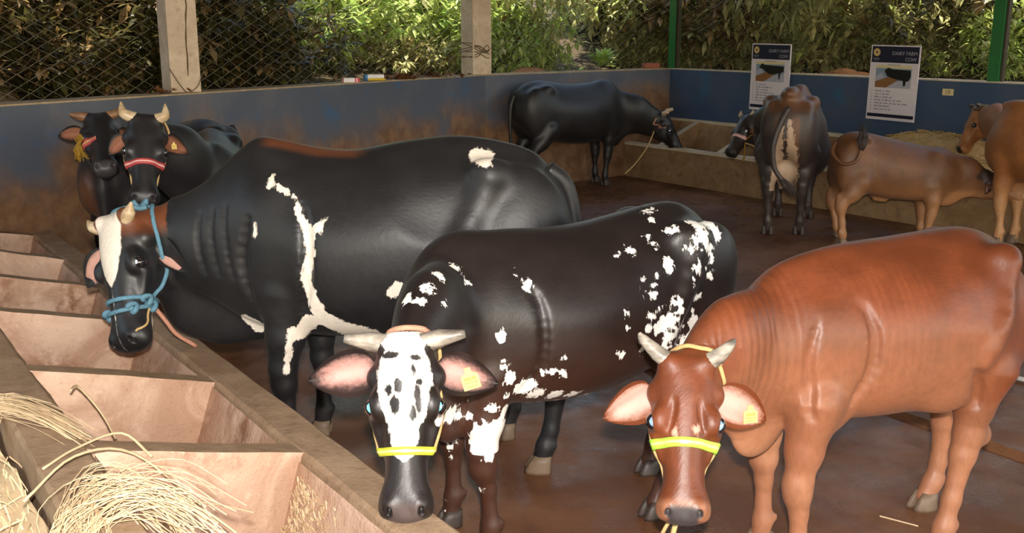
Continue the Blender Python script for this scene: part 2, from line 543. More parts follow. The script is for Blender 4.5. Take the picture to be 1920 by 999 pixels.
        for f, l, u, k, sub in s.p:
            mrg = k + 2.5 * h
            sl = []
            for i in range(3):
                i0 = np.searchsorted(ax[i], l[i] - mrg); i1 = np.searchsorted(ax[i], u[i] + mrg)
                sl.append(slice(i0, max(i1, i0)))
            if any(q.stop - q.start < 1 for q in sl): continue
            X, Y, Z = axf[0][sl[0]][:, None, None], axf[1][sl[1]][None, :, None], axf[2][sl[2]][None, None, :]
            e = f(X, Y, Z).astype(F32)
            D[tuple(sl)] = s.comb(D[tuple(sl)], e, k, sub)
        ins = D < 0
        nx, ny, nz = D.shape
        cnt = np.zeros((nx-1, ny-1, nz-1), np.int8)
        offs = [(a, b, c) for a in (0, 1) for b in (0, 1) for c in (0, 1)]
        for a, b, c in offs: cnt += ins[a:nx-1+a, b:ny-1+b, c:nz-1+c]
        act = (cnt > 0) & (cnt < 8)
        I, J, K = np.nonzero(act)
        val = np.stack([D[I+a, J+b, K+c] for a, b, c in offs], 1)
        acc = np.zeros((len(I), 3)); num = np.zeros(len(I))
        base = [(ax[0][I], ax[0][I+1]), (ax[1][J], ax[1][J+1]), (ax[2][K], ax[2][K+1])]
        for m in range(8):
            for n in range(m + 1, 8):
                df = [i for i in range(3) if offs[m][i] != offs[n][i]]
                if len(df) != 1: continue
                va, vb = val[:, m], val[:, n]
                cr = (va < 0) != (vb < 0)
                t = np.where(cr, va / np.where(cr, va - vb, 1), 0)
                for i in range(3):
                    if i == df[0]: p = base[i][0] + (base[i][1] - base[i][0]) * t
                    else: p = base[i][offs[m][i]]
                    acc[:, i] += np.where(cr, p, 0)
                num += cr
        V = acc / num[:, None]
        vid = np.full(act.shape, -1, np.int32); vid[I, J, K] = np.arange(len(I))
        Q = []
        for axn in range(3):
            A = [slice(1, -1)] * 3; A[axn] = slice(0, -1)
            Bs = [slice(1, -1)] * 3; Bs[axn] = slice(1, None)
            e0, e1 = ins[tuple(A)], ins[tuple(Bs)]
            for flip in (False, True):
                sel = (e0 & ~e1) if not flip else (~e0 & e1)
                i, j, k = np.nonzero(sel)
                g = [i, j, k]
                for q in range(3):
                    if q != axn: g[q] = g[q] + 1
                b, c = [(1, 2), (2, 0), (0, 1)][axn]
                def cell(db, dc):
                    h_ = [g[0], g[1], g[2]]; h_[b] = h_[b] - db; h_[c] = h_[c] - dc
                    return vid[h_[0], h_[1], h_[2]]
                q4 = np.stack([cell(1, 1), cell(0, 1), cell(0, 0), cell(1, 0)], 1)
                Q.append(q4[:, ::-1] if flip else q4)
        Q = np.concatenate(Q)
        Q = Q[(Q >= 0).all(1)]
        for lam in (0.5, 0.4):                                       # light smoothing
            S = np.zeros_like(V); n_ = np.zeros(len(V))
            for a, b in ((0, 1), (1, 2), (2, 3), (3, 0)):
                for p, q in ((a, b), (b, a)):
                    for i in range(3): S[:, i] += np.bincount(Q[:, p], V[Q[:, q], i], len(V))
                    n_ += np.bincount(Q[:, p], minlength=len(V))
            V += lam * (S / np.maximum(n_, 1)[:, None] - V)
        return V, Q

def fast_mesh(name, V, Q, mats, attrs=None):
    me = bpy.data.meshes.new(name)
    me.vertices.add(len(V)); me.vertices.foreach_set('co', V.astype(F32).ravel())
    me.loops.add(Q.size); me.loops.foreach_set('vertex_index', Q.astype(np.int32).ravel())
    me.polygons.add(len(Q))
    me.polygons.foreach_set('loop_start', np.arange(0, Q.size, 4, dtype=np.int32))
    me.polygons.foreach_set('use_smooth', np.ones(len(Q), bool))
    me.update(calc_edges=True)
    for m in mats: me.materials.append(m)
    for k, a in (attrs or {}).items():
        at = me.attributes.new(k, 'FLOAT', 'POINT'); at.data.foreach_set('value', a.astype(F32))
    me.validate()
    return me

# ------------------------------------------------------------------ coats, horn, ear, hoof, eye
def mat_coat(name, base, second, third, dark=(0.012, 0.010, 0.010), rough=0.42, jag=0.016, spots=None, wrinkle=0.0, spec=0.5):
    """base coat; 'white' field -> second colour with ragged hair edges; 'tan' -> third colour, soft; 'dark' -> bare dark skin"""
    t = NT(name)
    c = t.coord()
    n1 = t.noise(24, 3, 0.6, c); n2 = t.noise(80, 3, 0.7, t.vscale(c, (1, 1, 0.28)))
    j = t.math('ADD', t.math('MULTIPLY', t.math('SUBTRACT', n1, 0.5), jag * 4), t.math('MULTIPLY', t.math('SUBTRACT', n2, 0.5), jag * 3))
    big = t.noise(5, 4, 0.6, c)
    bcol = t.mix(t.ss(big, 0.35, 0.7), tuple(x * 0.8 for x in base), tuple(min(1, x * 1.25) for x in base))
    tan = t.math('MULTIPLY', t.attr('tan'), t.math('ADD', 0.75, t.math('MULTIPLY', n1, 0.5)), True)
    col = t.mix(tan, bcol, third)
    j = t.math('MULTIPLY', j, t.attr('jag'))
    w = t.ss(t.math('ADD', t.attr('white'), j), 0.0965, 0.1035)
    wcol = t.mix(t.ss(n2, 0.3, 0.7), tuple(x * 0.93 for x in second), second)
    if spots:
        sp = t.n('ShaderNodeTexVoronoi'); sp.inputs['Scale'].default_value = spots
        t.L(c, sp.inputs['Vector'])
        wcol = t.mix(t.math('SUBTRACT', 1.0, t.ss(sp.outputs['Distance'], 0.16, 0.24)), wcol, base)
    col = t.mix(w, col, wcol)
    col = t.mix(t.attr('dark'), col, dark)
    fib = t.noise(150, 3, 0.65, t.vscale(c, (0.30, 1, 0.22)))
    col = t.mix(t.math('MULTIPLY', t.ss(fib, 0.35, 0.75), 0.30), col, t.mix(0.5, col, (0, 0, 0)))
    t.set(col, t.math('ADD', rough, t.math('MULTIPLY', t.math('SUBTRACT', big, 0.5), 0.2)), 0, spec)
    hgt = t.math('MULTIPLY', fib, 0.35)
    if wrinkle:
        wv = t.n('ShaderNodeTexWave', wave_type='BANDS', bands_direction='X')
        wv.inputs['Scale'].default_value = 11; wv.inputs['Distortion'].default_value = 5; wv.inputs['Detail'].default_value = 2
        wv.inputs['Detail Scale'].default_value = 1.6
        t.L(t.vscale(c, (1.0, 0.35, 0.22)), wv.inputs['Vector'])
        hgt = t.math('ADD', hgt, t.math('MULTIPLY', t.math('MULTIPLY', wv.outputs['Fac'], t.attr('wrinkle')), wrinkle))
    t.bump(hgt, 0.45, 0.006)
    t.b.inputs['Sheen Weight'].default_value = 0.025
    t.b.inputs['Sheen Roughness'].default_value = 0.4
    return t.mat

def mat_horn(name, a, b):
    t = NT(name); c = t.coord()
    w = t.noise(9, 5, 0.6, t.vscale(c, (1, 1, 3)))
    t.set(t.mix(t.ss(w, 0.35, 0.7), a, b), 0.4, 0, 0.5)
    t.bump(t.noise(45, 3, 0.6, c), 0.4, 0.004)
    return t.mat
M['horn_grey'] = mat_horn('horn_grey', (0.10, 0.085, 0.07), (0.42, 0.37, 0.31))
M['horn_pale'] = mat_horn('horn_pale', (0.38, 0.25, 0.13), (0.62, 0.50, 0.34))
M['horn_brown'] = mat_horn('horn_brown', (0.16, 0.07, 0.035), (0.34, 0.19, 0.10))
M['horn_dark'] = mat_horn('horn_dark', (0.02, 0.015, 0.012), (0.10, 0.07, 0.05))
M['hoof_dark'] = plain('hoof_dark', (0.045, 0.032, 0.026), 0.5, 0.4, 0.4, 30, 0.3)
M['hoof_brown'] = plain('hoof_brown', (0.15, 0.10, 0.065), 0.55, 0.4, 0.45, 30, 0.3)
def mat_ear(name, core, rim, lo=0.25, hi=0.9):
    t = NT(name); c = t.coord()
    n = t.noise(55, 3, 0.7, t.vscale(c, (1, 1, 1)))
    e = t.math('ADD', t.attr('rim'), t.math('MULTIPLY', t.math('SUBTRACT', n, 0.5), 0.55))
    col = t.mix(t.ss(e, lo, hi), t.mix(n, tuple(x * .82 for x in core), core), rim)
    t.set(col, 0.6, 0, 0.3); t.bump(n, 0.5, 0.004)
    return t.mat
M['ear_pink'] = mat_ear('inner_ear_pink', (0.56, 0.30, 0.26), (0.040, 0.024, 0.022), 0.12, 0.72)
M['ear_blaze'] = mat_ear('inner_ear_flesh', (0.58, 0.33, 0.27), (0.22, 0.11, 0.08))
M['ear_pale'] = mat_ear('inner_ear_pale', (0.58, 0.36, 0.30), (0.20, 0.06, 0.022))
M['ear_brown'] = mat_ear('inner_ear_brown', (0.30, 0.12, 0.07), (0.03, 0.018, 0.014))
def mat_eye(name, col):
    t = NT(name)
    t.set(col, 0.06, 0, 0.8)
    t.b.inputs['Coat Weight'].default_value = 0.8
    t.b.inputs['Coat Roughness'].default_value = 0.03
    return t.mat
M['eye'] = mat_eye('eye_dark', (0.010, 0.008, 0.010))
M['eyeshine_cyan'] = mat_eye('eyeshine_cyan', (0.16, 0.68, 0.78))  # these three paint the flash's eyeshine into the pupil colour
M['eyeshine_blue'] = mat_eye('eyeshine_blue', (0.20, 0.33, 0.58))
M['eyeshine_white'] = mat_eye('eyeshine_white', (0.70, 0.80, 0.90))
M['tag'] = plain('ear_tag_yellow', (0.72, 0.54, 0.17), 0.45, 0.4, 0.08, 30)
M['tag_print'] = plain('ear_tag_print', (0.38, 0.22, 0.03), 0.6, 0.3)
M['rope_tan'] = plain('tan_rope', (0.50, 0.33, 0.14), 0.8, 0.3, 0.35, 60, 0.5)
M['rope_blue'] = plain('blue_rope', (0.10, 0.215, 0.29), 0.75, 0.3, 0.4, 70, 0.5)
M['rope_pink'] = plain('faded_pink_rope', (0.50, 0.24, 0.16), 0.8, 0.3, 0.35, 60, 0.5)
M['lime'] = plain('lime_band', (0.42, 0.78, 0.07), 0.35, 0.5, 0.1, 12)
M['lime2'] = plain('lime_band_stripe', (0.66, 0.92, 0.25), 0.35, 0.5, 0.06, 12)
M['yellowband'] = plain('yellow_band', (0.62, 0.66, 0.05), 0.35, 0.5, 0.1, 12)
M['yellowband2'] = plain('yellow_band_stripe', (0.85, 0.85, 0.30), 0.35, 0.5, 0.06, 12)
M['redband'] = plain('red_band', (0.42, 0.06, 0.06), 0.5, 0.4, 0.2, 20)
M['redband2'] = plain('red_band_stripe', (0.75, 0.42, 0.38), 0.5, 0.4, 0.1, 20)
M['fringe'] = plain('ochre_tassel', (0.30, 0.17, 0.02), 0.8, 0.3, 0.3, 30)

def horn_mesh(pts, radii):
    m = MB()
    P = smoothline(pts, 6)
    n = len(P)
    rr = [float(np.interp(i / (n - 1), np.linspace(0, 1, len(radii)), radii)) * (1 + 0.035 * math.sin(i * 2.4) * (1 - i / n)) for i in range(n)]
    m.tube(P, rr, 12)
    return m

def ear_mesh(root, tip, facing, length, width, cup, mats, tipdark=False):
    """a cupped leaf: outer coat side and inner side"""
    root = Vector(root); ax = (Vector(tip) - root).normalized()
    f = Vector(facing); f = (f - ax * f.dot(ax)).normalized()
    y = f.cross(ax).normalized()
    nu, nv = 14, 10
    def P(u, v, off):
        w = width * 0.5 * (math.sin(PI * min(1, u ** 0.72)) ** 0.75 * 0.96 + 0.28 * (1 - u) ** 2)
        if u > 0.97: w *= 0.8
        c = cup * (0.45 + 0.55 * (1 - u)) * width
        prof = (v * v)
        fold = 0.10 * width * math.exp(-((v + 0.55) / 0.22) ** 2) * math.sin(PI * u)
        return root + ax * (u * length) + y * (v * w) + f * (c * prof * (0.25 + math.sin(PI * u) * 0.9) - c * 0.5 - off + fold - 0.10 * length * u * u)
    V = []; F = []; mi = []
    for side, off in ((0, 0.0), (1, 0.007)):
        for i in range(nu + 1):
            for j in range(nv + 1):
                u = i / nu; v = 2 * j / nv - 1
                o = off * (1 - abs(v) ** 4) * math.sin(PI * min(1, max(0.08, u)))
                V.append(P(u, v, o))
        b = side * (nu + 1) * (nv + 1)
        for i in range(nu):
            for j in range(nv):
                q = (b + i*(nv+1)+j, b + (i+1)*(nv+1)+j, b + (i+1)*(nv+1)+j+1, b + i*(nv+1)+j+1)
                F.append(q if side == 0 else q[::-1])
                edge = j in (0, nv - 1) or i >= nu - 1 or (tipdark and i >= nu - 3)
                mi.append(0 if side == 1 or edge else 1)
    R_ = []
    for side in (0, 1):
        for i in range(nu + 1):
            for j in range(nv + 1): R_.append(max(abs(2 * j / nv - 1) ** (1.1 if j > nv / 2 else 1.7), (i / nu) ** 3.0, (1 - i / nu) ** 5 * .6))
    return V, F, mi, R_

def hoof_mb(x, y, ang, s=1.0):
    m = MB()
    ca, sa = math.cos(ang), math.sin(ang)
    for sd in (-1, 1):
        V = []; ring = 10
        for (z, sc, back) in ((0.0, 1.0, 0.0), (0.012, 1.0, 0.0), (0.045, 0.82, -0.008), (0.068, 0.66, -0.016)):
            for k in range(ring):
                a = 2 * PI * k / ring
                lx = (0.052 * math.cos(a) * (1.12 if math.cos(a) > 0 else 0.85) * sc + back + 0.012) * s
                ly = (0.0235 * math.sin(a) * sc + sd * 0.0265 * (0.9 + 0.1 * sc) - sd * 0.006 * max(0, math.cos(a))) * s
                V.append((x + lx * ca - ly * sa, y + lx * sa + ly * ca, z * s))
        F = []
        for r in range(3):
            for k in range(ring):
                k2 = (k + 1) % ring
                F.append((r*ring+k, r*ring+k2, (r+1)*ring+k2, (r+1)*ring+k))
        F.append(tuple(range(ring))[::-1]); F.append(tuple(3*ring+k for k in range(ring)))
        m.add(V, F)
    return m

def eye_mb(c, axis, r, iris=0.62):
    """ball with a pupil cap for painted eyeshine looking along axis"""
    m = MB(); ax = Vector(axis).normalized(); x = ax.orthogonal().normalized(); y = ax.cross(x); c = Vector(c)
    nr, ns = 10, 16
    V = []; F = []; mi = []
    for i in range(nr + 1):
        th = PI * i / nr
        for k in range(ns):
            p = 2 * PI * k / ns
            V.append(c + (ax * math.cos(th) + (x * math.cos(p) + y * math.sin(p)) * math.sin(th)) * r)
    for i in range(nr):
        for k in range(ns):
            k2 = (k + 1) % ns
            F.append((i*ns+k, (i+1)*ns+k, (i+1)*ns+k2, i*ns+k2)); mi.append(1 if (i + 0.5) * PI / nr < iris else 0)
    return V, F, mi

# head stations in head lengths: x from poll to muzzle, top (face), bottom, halfwidth
HEAD = [(-0.03, -0.07, -0.20, 0.10), (0.02, -0.02, -0.28, 0.155), (0.10, 0.0, -0.34, 0.185), (0.24, 0.012, -0.40, 0.192), (0.38, 0.008, -0.44, 0.185),
        (0.52, 0.0, -0.43, 0.160), (0.66, -0.006, -0.355, 0.130), (0.78, -0.012, -0.295, 0.128), (0.87, -0.015, -0.275, 0.156), (0.94, -0.028, -0.262, 0.166), (0.995, -0.065, -0.24, 0.142), (1.025, -0.11, -0.20, 0.06)]

class Cow:
    def __init__(s, name, label, cat, org, deg, group=None):
        s.root = empty(name, label, cat, (org[0], org[1], 0), math.radians(deg), group)
        s.o = np.array([org[0], org[1], 0.0]); a = math.radians(deg)
        s.R = np.array([[math.cos(a), math.sin(a), 0], [-math.sin(a), math.cos(a), 0], [0, 0, 1.0]])
        s.S = SDF()
    def w2l(s, p): return s.R @ (np.array(p, float) - s.o)
    def d2l(s, v): return s.R @ np.array(v, float)
    def set_head(s, poll, muzzle, normal, L=None, width=1.0):
        """poll, muzzle, normal in world"""
        p = s.w2l(poll); q = s.w2l(muzzle); ax = q - p
        s.L = L or np.linalg.norm(ax)
        ax /= np.linalg.norm(ax)
        n = s.d2l(normal); n = n - ax * (n @ ax); n /= np.linalg.norm(n)
        s.hp, s.hx, s.hz, s.hy, s.hw = p, ax, n, np.cross(n, ax), width
    def H(s, x, y, z): return s.hp + (s.hx * x + s.hy * y * s.hw + s.hz * z) * s.L
    def HM(s): return np.array([s.hx, s.hy, s.hz])
    def head(s, eye=0.41):
        L, S, Mi = s.L, s.S, s.HM()
        S.loft([(x*L, t*L, b*L, w*L*s.hw) for x, t, b, w in HEAD], 0.03, Mi, s.hp, roof=0.12, low=0.42, ex=2.5)
        for sd in (-1, 1):
            S.ell(s.H(eye - 0.015, sd*0.165, -0.07), (0.085*L, 0.052*L, 0.062*L), 0.03, Mi)          # brow
            S.ell(s.H(eye, sd*0.222, -0.095), (0.044*L, 0.036*L, 0.028*L), 0.012, Mi, sub=True)         # socket
            S.cone(s.H(eye+0.06, sd*0.19, -0.13), s.H(0.62, sd*0.135, -0.15), 0.028*L, 0.018*L, 0.03)     # cheek ridge
            S.ell(s.H(0.42, sd*0.13, -0.32), (0.15*L, 0.05*L, 0.12*L), 0.05, Mi)                        # jaw muscle
            S.ell(s.H(0.03, sd*0.115, -0.06), (0.06*L, 0.06*L, 0.06*L), 0.03, Mi)                       # horn boss
            S.ell(s.H(0.21, sd*0.19, -0.17), (0.06*L, 0.05*L, 0.06*L), 0.03, Mi)                        # ear base
            S.ell(s.H(0.93, sd*0.085, -0.06), (0.05*L, 0.042*L, 0.04*L), 0.02, Mi)                      # nostril wing
            S.ell(s.H(0.955, sd*0.092, -0.06), (0.036*L, 0.018*L, 0.036*L), 0.008, Mi, sub=True)
        S.ell(s.H(0.985, 0, -0.105), (0.03*L, 0.075*L, 0.045*L), 0.02, Mi)
        S.cone(s.H(0.80, 0, -0.27), s.H(0.955, 0, -0.245), 0.055*L, 0.05*L, 0.02)                       # lower lip
        for sd in (-1, 1): S.cone(s.H(0.80, sd*0.15, -0.185), s.H(0.985, sd*0.10, -0.205), 0.008*L, 0.008*L, 0.012, sub=True)
    def legs(s, spec, k=0.026, f=1.0):
        s.feet = []
        for nm, ch in spec.items():
            s.S.chain([(a, b, z, r * f * (0.93 if z < .14 else 0.80 if z < .29 else 0.93 if z < .45 else 0.90)) for a, b, z, r in ch], k)
            x, y, z, r = ch[-1]
            s.feet.append((x, y, r * .92 * f))
            q = min(ch, key=lambda e: abs(e[2] - .11)); kn = min(ch, key=lambda e: abs(e[2] - .36))
            for d in (-1, 1): s.S.ell((q[0] - .034 * f, q[1] + d * .018, q[2] + .01), (.014, .011, .018), 0.012)      # dew claws
            if kn[0] < 0: s.S.ell((kn[0] - .024, kn[1], kn[2] + .05), (.026, .022, .045), 0.025)                      # point of hock
            else: s.S.ell((kn[0] + .010, kn[1], kn[2]), (.036, .036, .045), 0.02)                                   # knee
    def groove(s, pts, r=0.010, k=0.022, sink=0.0):
        P = s.S.snap(np.array([list(q) for q in smoothline([tuple(p) for p in pts], 4)]), sink)
        n = len(P)
        for i in range(n - 1): s.S.cone(P[i], P[i+1], r * math.sin(PI * (i + .4) / n) + .002, r * math.sin(PI * (i + 1.4) / n) + .002, k, sub=True)
    def ridge(s, pts, r=0.02, k=0.05, sink=-0.008):
        P = s.S.snap(np.array([list(q) for q in smoothline([tuple(p) for p in pts], 3)]), sink)
        for i in range(len(P) - 1): s.S.cone(P[i], P[i+1], r, r, k)
    def ear(s, side, tip, facing, length, width, cup, inner, tag=None, tipdark=False, root=None):
        r = s.H(*(root or (0.21, side*0.185, -0.17)))
        V, F, mi, rim = ear_mesh(r, r + s.d2l(tip), s.d2l(facing), length, width, cup, None, tipdark)
        e = mesh_obj('ear', V, F, [s.coat, M[inner]], s.root, True, mi)
        at_ = e.data.attributes.new('rim', 'FLOAT', 'POINT'); at_.data.foreach_set('value', np.array(rim, F32))
        if tag:
            ax = Vector(s.d2l(tip)).normalized(); f = Vector(s.d2l(facing)); f = (f - ax * f.dot(ax)).normalized()
            c = Vector(r) + ax * length * tag[0] + f * tag[3]
            dn = Vector(s.d2l(tag[1])).normalized(); wv = dn.cross(f).normalized(); f2 = wv.cross(dn)
            if f2.dot(f) < 0: f2 = -f2
            sz = tag[2]; th = f2 * 0.0015; c = c - dn * sz * .55
            m = MB()
            out = [(-0.16, 0), (0.16, 0), (0.2, 0.28), (0.5, 0.46), (0.5, 1.28), (-0.5, 1.28), (-0.5, 0.46), (-0.2, 0.28)]
            fr = [c + wv * a * sz + dn * b * sz + th for a, b in out]; bk = [p - th * 2 for p in fr]
            n = len(out)
            m.add(fr + bk, [tuple(range(n)), tuple(range(n, 2*n))[::-1]] + [(i, i+n, (i+1) % n + n, (i+1) % n) for i in range(n)], 0)
            q = lambda a0, a1, b0, b1: m.add([c + wv * a * sz + dn * b * sz + th * 1.6 for a, b in ((a0, b0), (a1, b0), (a1, b1), (a0, b1))], [(0, 1, 2, 3)], 1)
            x = -0.36
            rr = random.Random(3)
            while x < 0.34:
                w_ = rr.choice((0.02, 0.035, 0.05)); q(x, x + w_, 0.56, 0.74); x += w_ + 0.035
            for bx in (0.84, 1.06):                                      # worn print
                x = -0.34
                while x < 0.30:
                    w_ = rr.uniform(0.04, 0.09); q(x, x + w_, bx, bx + rr.uniform(.05, .12)); x += w_ + rr.uniform(.03, .09)
            tg = m.build('ear_tag', [M['tag'], M['tag_print']], s.root)
            tg['label'] = 'yellow plastic ear tag with worn print'
    def horn(s, side, pts, radii, mat):
        """pts in head units relative to the horn base"""
        base = (0.03, side*0.125, -0.06)
        P = [s.H(base[0] + a, base[1] + side*b, base[2] + c) for a, b, c in pts]
        horn_mesh(P, [r * s.L for r in radii]).build('horn', M[mat], s.root, True)
    def eyes(s, pupil, x=0.41, sides=(-1, 1), look=None, r=0.053, iris=0.5):
        for sd in sides:
            c = s.H(x, sd*0.189, -0.088)
            a = s.d2l(look) if look is not None else s.hy * sd * 0.75 + s.hz * 0.65
            V, F, mi = eye_mb(c, a, r * s.L, iris)
            mesh_obj('eye', V, F, [M['eye'], M[pupil]], s.root, True, mi)
    def hoofs(s, mat, ang=0.0, sc=1.0, offs=None):
        for i, (x, y, r) in enumerate(s.feet):
            hoof_mb(x - 0.004, y, ang, sc * r / 0.036).build('hoof', M[mat], s.root, True)
    def ring(s, x, off=0.004, a0=0.0, a1=2*PI, n=40, tilt=0.0, zc=-0.18, rad=0.235):
        """points round the head at station x"""
        P = []
        for i in range(n):
            a = a0 + (a1 - a0) * i / (n if abs(a1 - a0 - 2*PI) < 1e-6 else n - 1)
            P.append(s.H(x + tilt * math.sin(a), rad * 0.75 * math.cos(a), zc + rad * math.sin(a)))
        P = np.array(P)
        for _ in range(14):
            d = s.S.at(P); ctr = s.H(x, 0, zc)
            v = ctr - P; v /= np.linalg.norm(v, axis=1, keepdims=True) + 1e-9
            P = P + v * np.clip(d - off, -0.04, 0.04)[:, None]
        return P
    def strap(s, name, pts, r, mat, off=0.003, n=7, snap=True, closed=False, sides=6, label=None):
        P = np.array([list(p) for p in (smoothline([tuple(p) for p in pts], n))])
        if snap: P = s.S.snap(P, off)
        m = MB(); m.tube([tuple(p) for p in P], r, sides, 0, closed)
        o = m.build(name, M[mat], s.root, True)
        if label: o['label'] = label
        return o
    def band(s, name, x, width, mats, a0, a1, off=0.004, tilt=0.0, label=None, lines=(0.5,)):
        """flat band over the nose with a lighter stripe"""
        cols = [s.ring(x + width / s.L * (f - 0.5), off, a0, a1, 30, tilt) for f in (0, 0.06, 0.38, 0.42, 0.58, 0.62, 0.94, 1)]
        V = []; F = []; mi = []
        n = len(cols[0])
        for j, cset in enumerate(cols):
            lift = 0.0 if j in (0, len(cols) - 1) else 0.0035
            for p in cset:
                ctr = s.H(x, 0, -0.18); d = p - ctr; d /= np.linalg.norm(d)
                V.append(p + d * (lift - (0.004 if j in (0, len(cols) - 1) else 0)))
        for j in range(len(cols) - 1):
            for i in range(n - 1):
                F.append((j*n+i, j*n+i+1, (j+1)*n+i+1, (j+1)*n+i)); mi.append(1 if j == 3 or j == 2 or j == 4 else 0)
        o = mesh_obj(name, V, F, [M[mats[0]], M[mats[1]]], s.root, True, mi)
        if label: o['label'] = label
        return o
    def finish(s, h, hf=None, pad=0.06, coat=None, fields=None, extra_fine=None):
        c = [s.H(x, y, z) for x in (-0.05, 1.06) for y in (-0.27, 0.27) for z in (-0.47, 0.06)]
        fine = (np.min(c, 0), np.max(c, 0))
        V, Q = s.S.surface(h, fine if hf else None, hf)
        A = {k: np.zeros(len(V)) for k in ('white', 'tan', 'dark', 'wrinkle', 'jag')}
        A['white'] -= 0.08
        hh = s.hc(V); A['jag'] = np.where((np.abs(hh[:, 0] - .5) < .6) & (np.abs(hh[:, 1]) < .3) & (hh[:, 2] > -.5) & (hh[:, 2] < .1), .35, 1.0)
        if fields: fields(s, V, A)
        A['white'] = A['white'] + 0.1                                 # 0 = no field (ears, tails) = no white
        me = fast_mesh('body', V, Q, [coat or s.coat], A)
        o = bpy.data.objects.new('body', me); o.parent = s.root; C.objects.link(o)
        s.V = V
        return o
    def hc(s, V):
        """head coordinates of points"""
        D = (V - s.hp) @ s.HM().T / s.L
        D[:, 1] /= s.hw
        return D

def blobs(V, A, items, key='white'):
    """items (x, z, r[, stretch_x, stretch_z][, side]) as upright cylinders through the side; keeps the largest"""
    for it in items:
        x, z, r, sd = it[:4]
        sx, sz = (it[4], it[5]) if len(it) > 5 else (1, 1)
        d = r - np.sqrt(((V[:, 0] - x) / sx) ** 2 + ((V[:, 2] - z) / sz) ** 2)
        d = np.where(V[:, 1] * sd > 0.02, d, -0.08)
        A[key] = np.maximum(A[key], np.clip(d, -0.08, 0.08))
def dots(V, A, pts, holes=(), key='white'):
    """round coat marks (x, y, z, r) and the dark islands in them"""
    f = np.full(len(V), -.08)
    for x, y, z, r in pts: f = np.maximum(f, r - np.sqrt((V[:, 0] - x) ** 2 + (V[:, 1] - y) ** 2 + (V[:, 2] - z) ** 2))
    for x, y, z, r in holes: f = np.minimum(f, np.sqrt((V[:, 0] - x) ** 2 + (V[:, 1] - y) ** 2 + (V[:, 2] - z) ** 2) - r)
    A[key] = np.maximum(A[key], np.clip(f, -.08, .08))
def stroke(V, A, pts, sd, key='white'):
    """ragged stripe through (x, z, r)"""
    for (x0, z0, r0), (x1, z1, r1) in zip(pts[:-1], pts[1:]):
        ax, az = x1 - x0, z1 - z0
        t = np.clip(((V[:, 0] - x0) * ax + (V[:, 2] - z0) * az) / (ax*ax + az*az), 0, 1)
        d = r0 + (r1 - r0) * t - np.hypot(V[:, 0] - x0 - ax * t, V[:, 2] - z0 - az * t)
        d = np.where(V[:, 1] * sd > 0.0, d, -0.08)
        A[key] = np.maximum(A[key], np.clip(d, -0.08, 0.08))
def sstep(x, a, b):
    t = np.clip((x - a) / (b - a), 0, 1); return t * t * (3 - 2 * t)

# ------------------------------------------------------------------ the herd
TRUNK = [(-0.71, 0.95, 0.80, 0.05), (-0.68, 1.02, 0.72, 0.13), (-0.62, 1.08, 0.67, 0.185), (-0.54, 1.12, 0.63, 0.215), (-0.42, 1.14, 0.60, 0.24), (-0.28, 1.125, 0.56, 0.265), (-0.10, 1.10, 0.52, 0.29),
         (0.10, 1.095, 0.50, 0.29), (0.27, 1.105, 0.51, 0.265), (0.40, 1.125, 0.52, 0.235), (0.50, 1.10, 0.54, 0.20), (0.58, 1.02, 0.58, 0.16), (0.64, 0.92, 0.64, 0.10), (0.67, 0.82, 0.70, 0.05)]
def tleg(front, sd, sx, sz, hx=0.0, hy=0.0, r=1.0):
    if front: P = [(.40,.13,.66,.10), (.42,.14,.50,.068), (.425,.14,.38,.050), (.42,.14,.32,.045), (.412,.14,.25,.034), (.405,.14,.11,.034), (.412,.14,.05,.037)]
    else: P = [(-.38,.15,.64,.125), (-.46,.15,.52,.085), (-.555,.15,.42,.052), (-.55,.15,.36,.045), (-.52,.15,.22,.035), (-.50,.15,.11,.035), (-.49,.15,.05,.037)]
    out = []
    for x, y, z, q in P:
        f = max(0, (0.66 - z) / 0.61)
        out.append((x*sx + hx*f, sd*y + hy*f, z*sz, q*r))
    return out
def anatomy(c, sx=1.0, sz=1.0, hump=0.0, bony=0.0, hw=1.0):
    S = c.S
    for sd in (-1, 1):
        S.ell((.41*sx, sd*.125*hw, .77*sz), (.105, .070, .22*sz), 0.06)
        S.ell((-.47*sx, sd*.125*hw, .80*sz), (.19*sx, .105, .27*sz), 0.07)
        S.ell((-.40*sx, sd*.175*hw, 1.055*sz), (.06, .045, .04), 0.08)
        S.ell((-.64*sx, sd*.085*hw, .975*sz), (.045, .04, .045), 0.06)
        if bony:
            S.ell((-.42*sx, sd*.185*hw, 1.055*sz), (.08, .055, .055), 0.05)
        S.ell((-.55*sx, sd*.16*hw, .92*sz), (.11, .06, .16), 0.06)
    if hump: S.ell((.44*sx, 0, 1.11*sz), (.15, .065, hump), 0.06)
def generic(c, sx=1.0, sz=1.0, trunk=None, hump=0.03, bony=0, feet=((0,0),(0,0),(0,0),(0,0)), neck_r=0.19, dewlap=0.42, hw=1.0, nk=None):
    c.S.loft([(x*sx, t*sz, b*sz, w*hw) for x, t, b, w in (trunk or TRUNK)], 0.05, roof=0.42)
    anatomy(c, sx, sz, hump, bony, hw)
    c.legs({i: tleg(fr, sd, sx, sz, *feet[i]) for i, (fr, sd) in enumerate(((True, 1), (True, -1), (False, 1), (False, -1)))}, f=1.16)
    neck(c, nk or (.46*sx, 0, .86*sz), neck_r, dewlap and dewlap*sz)
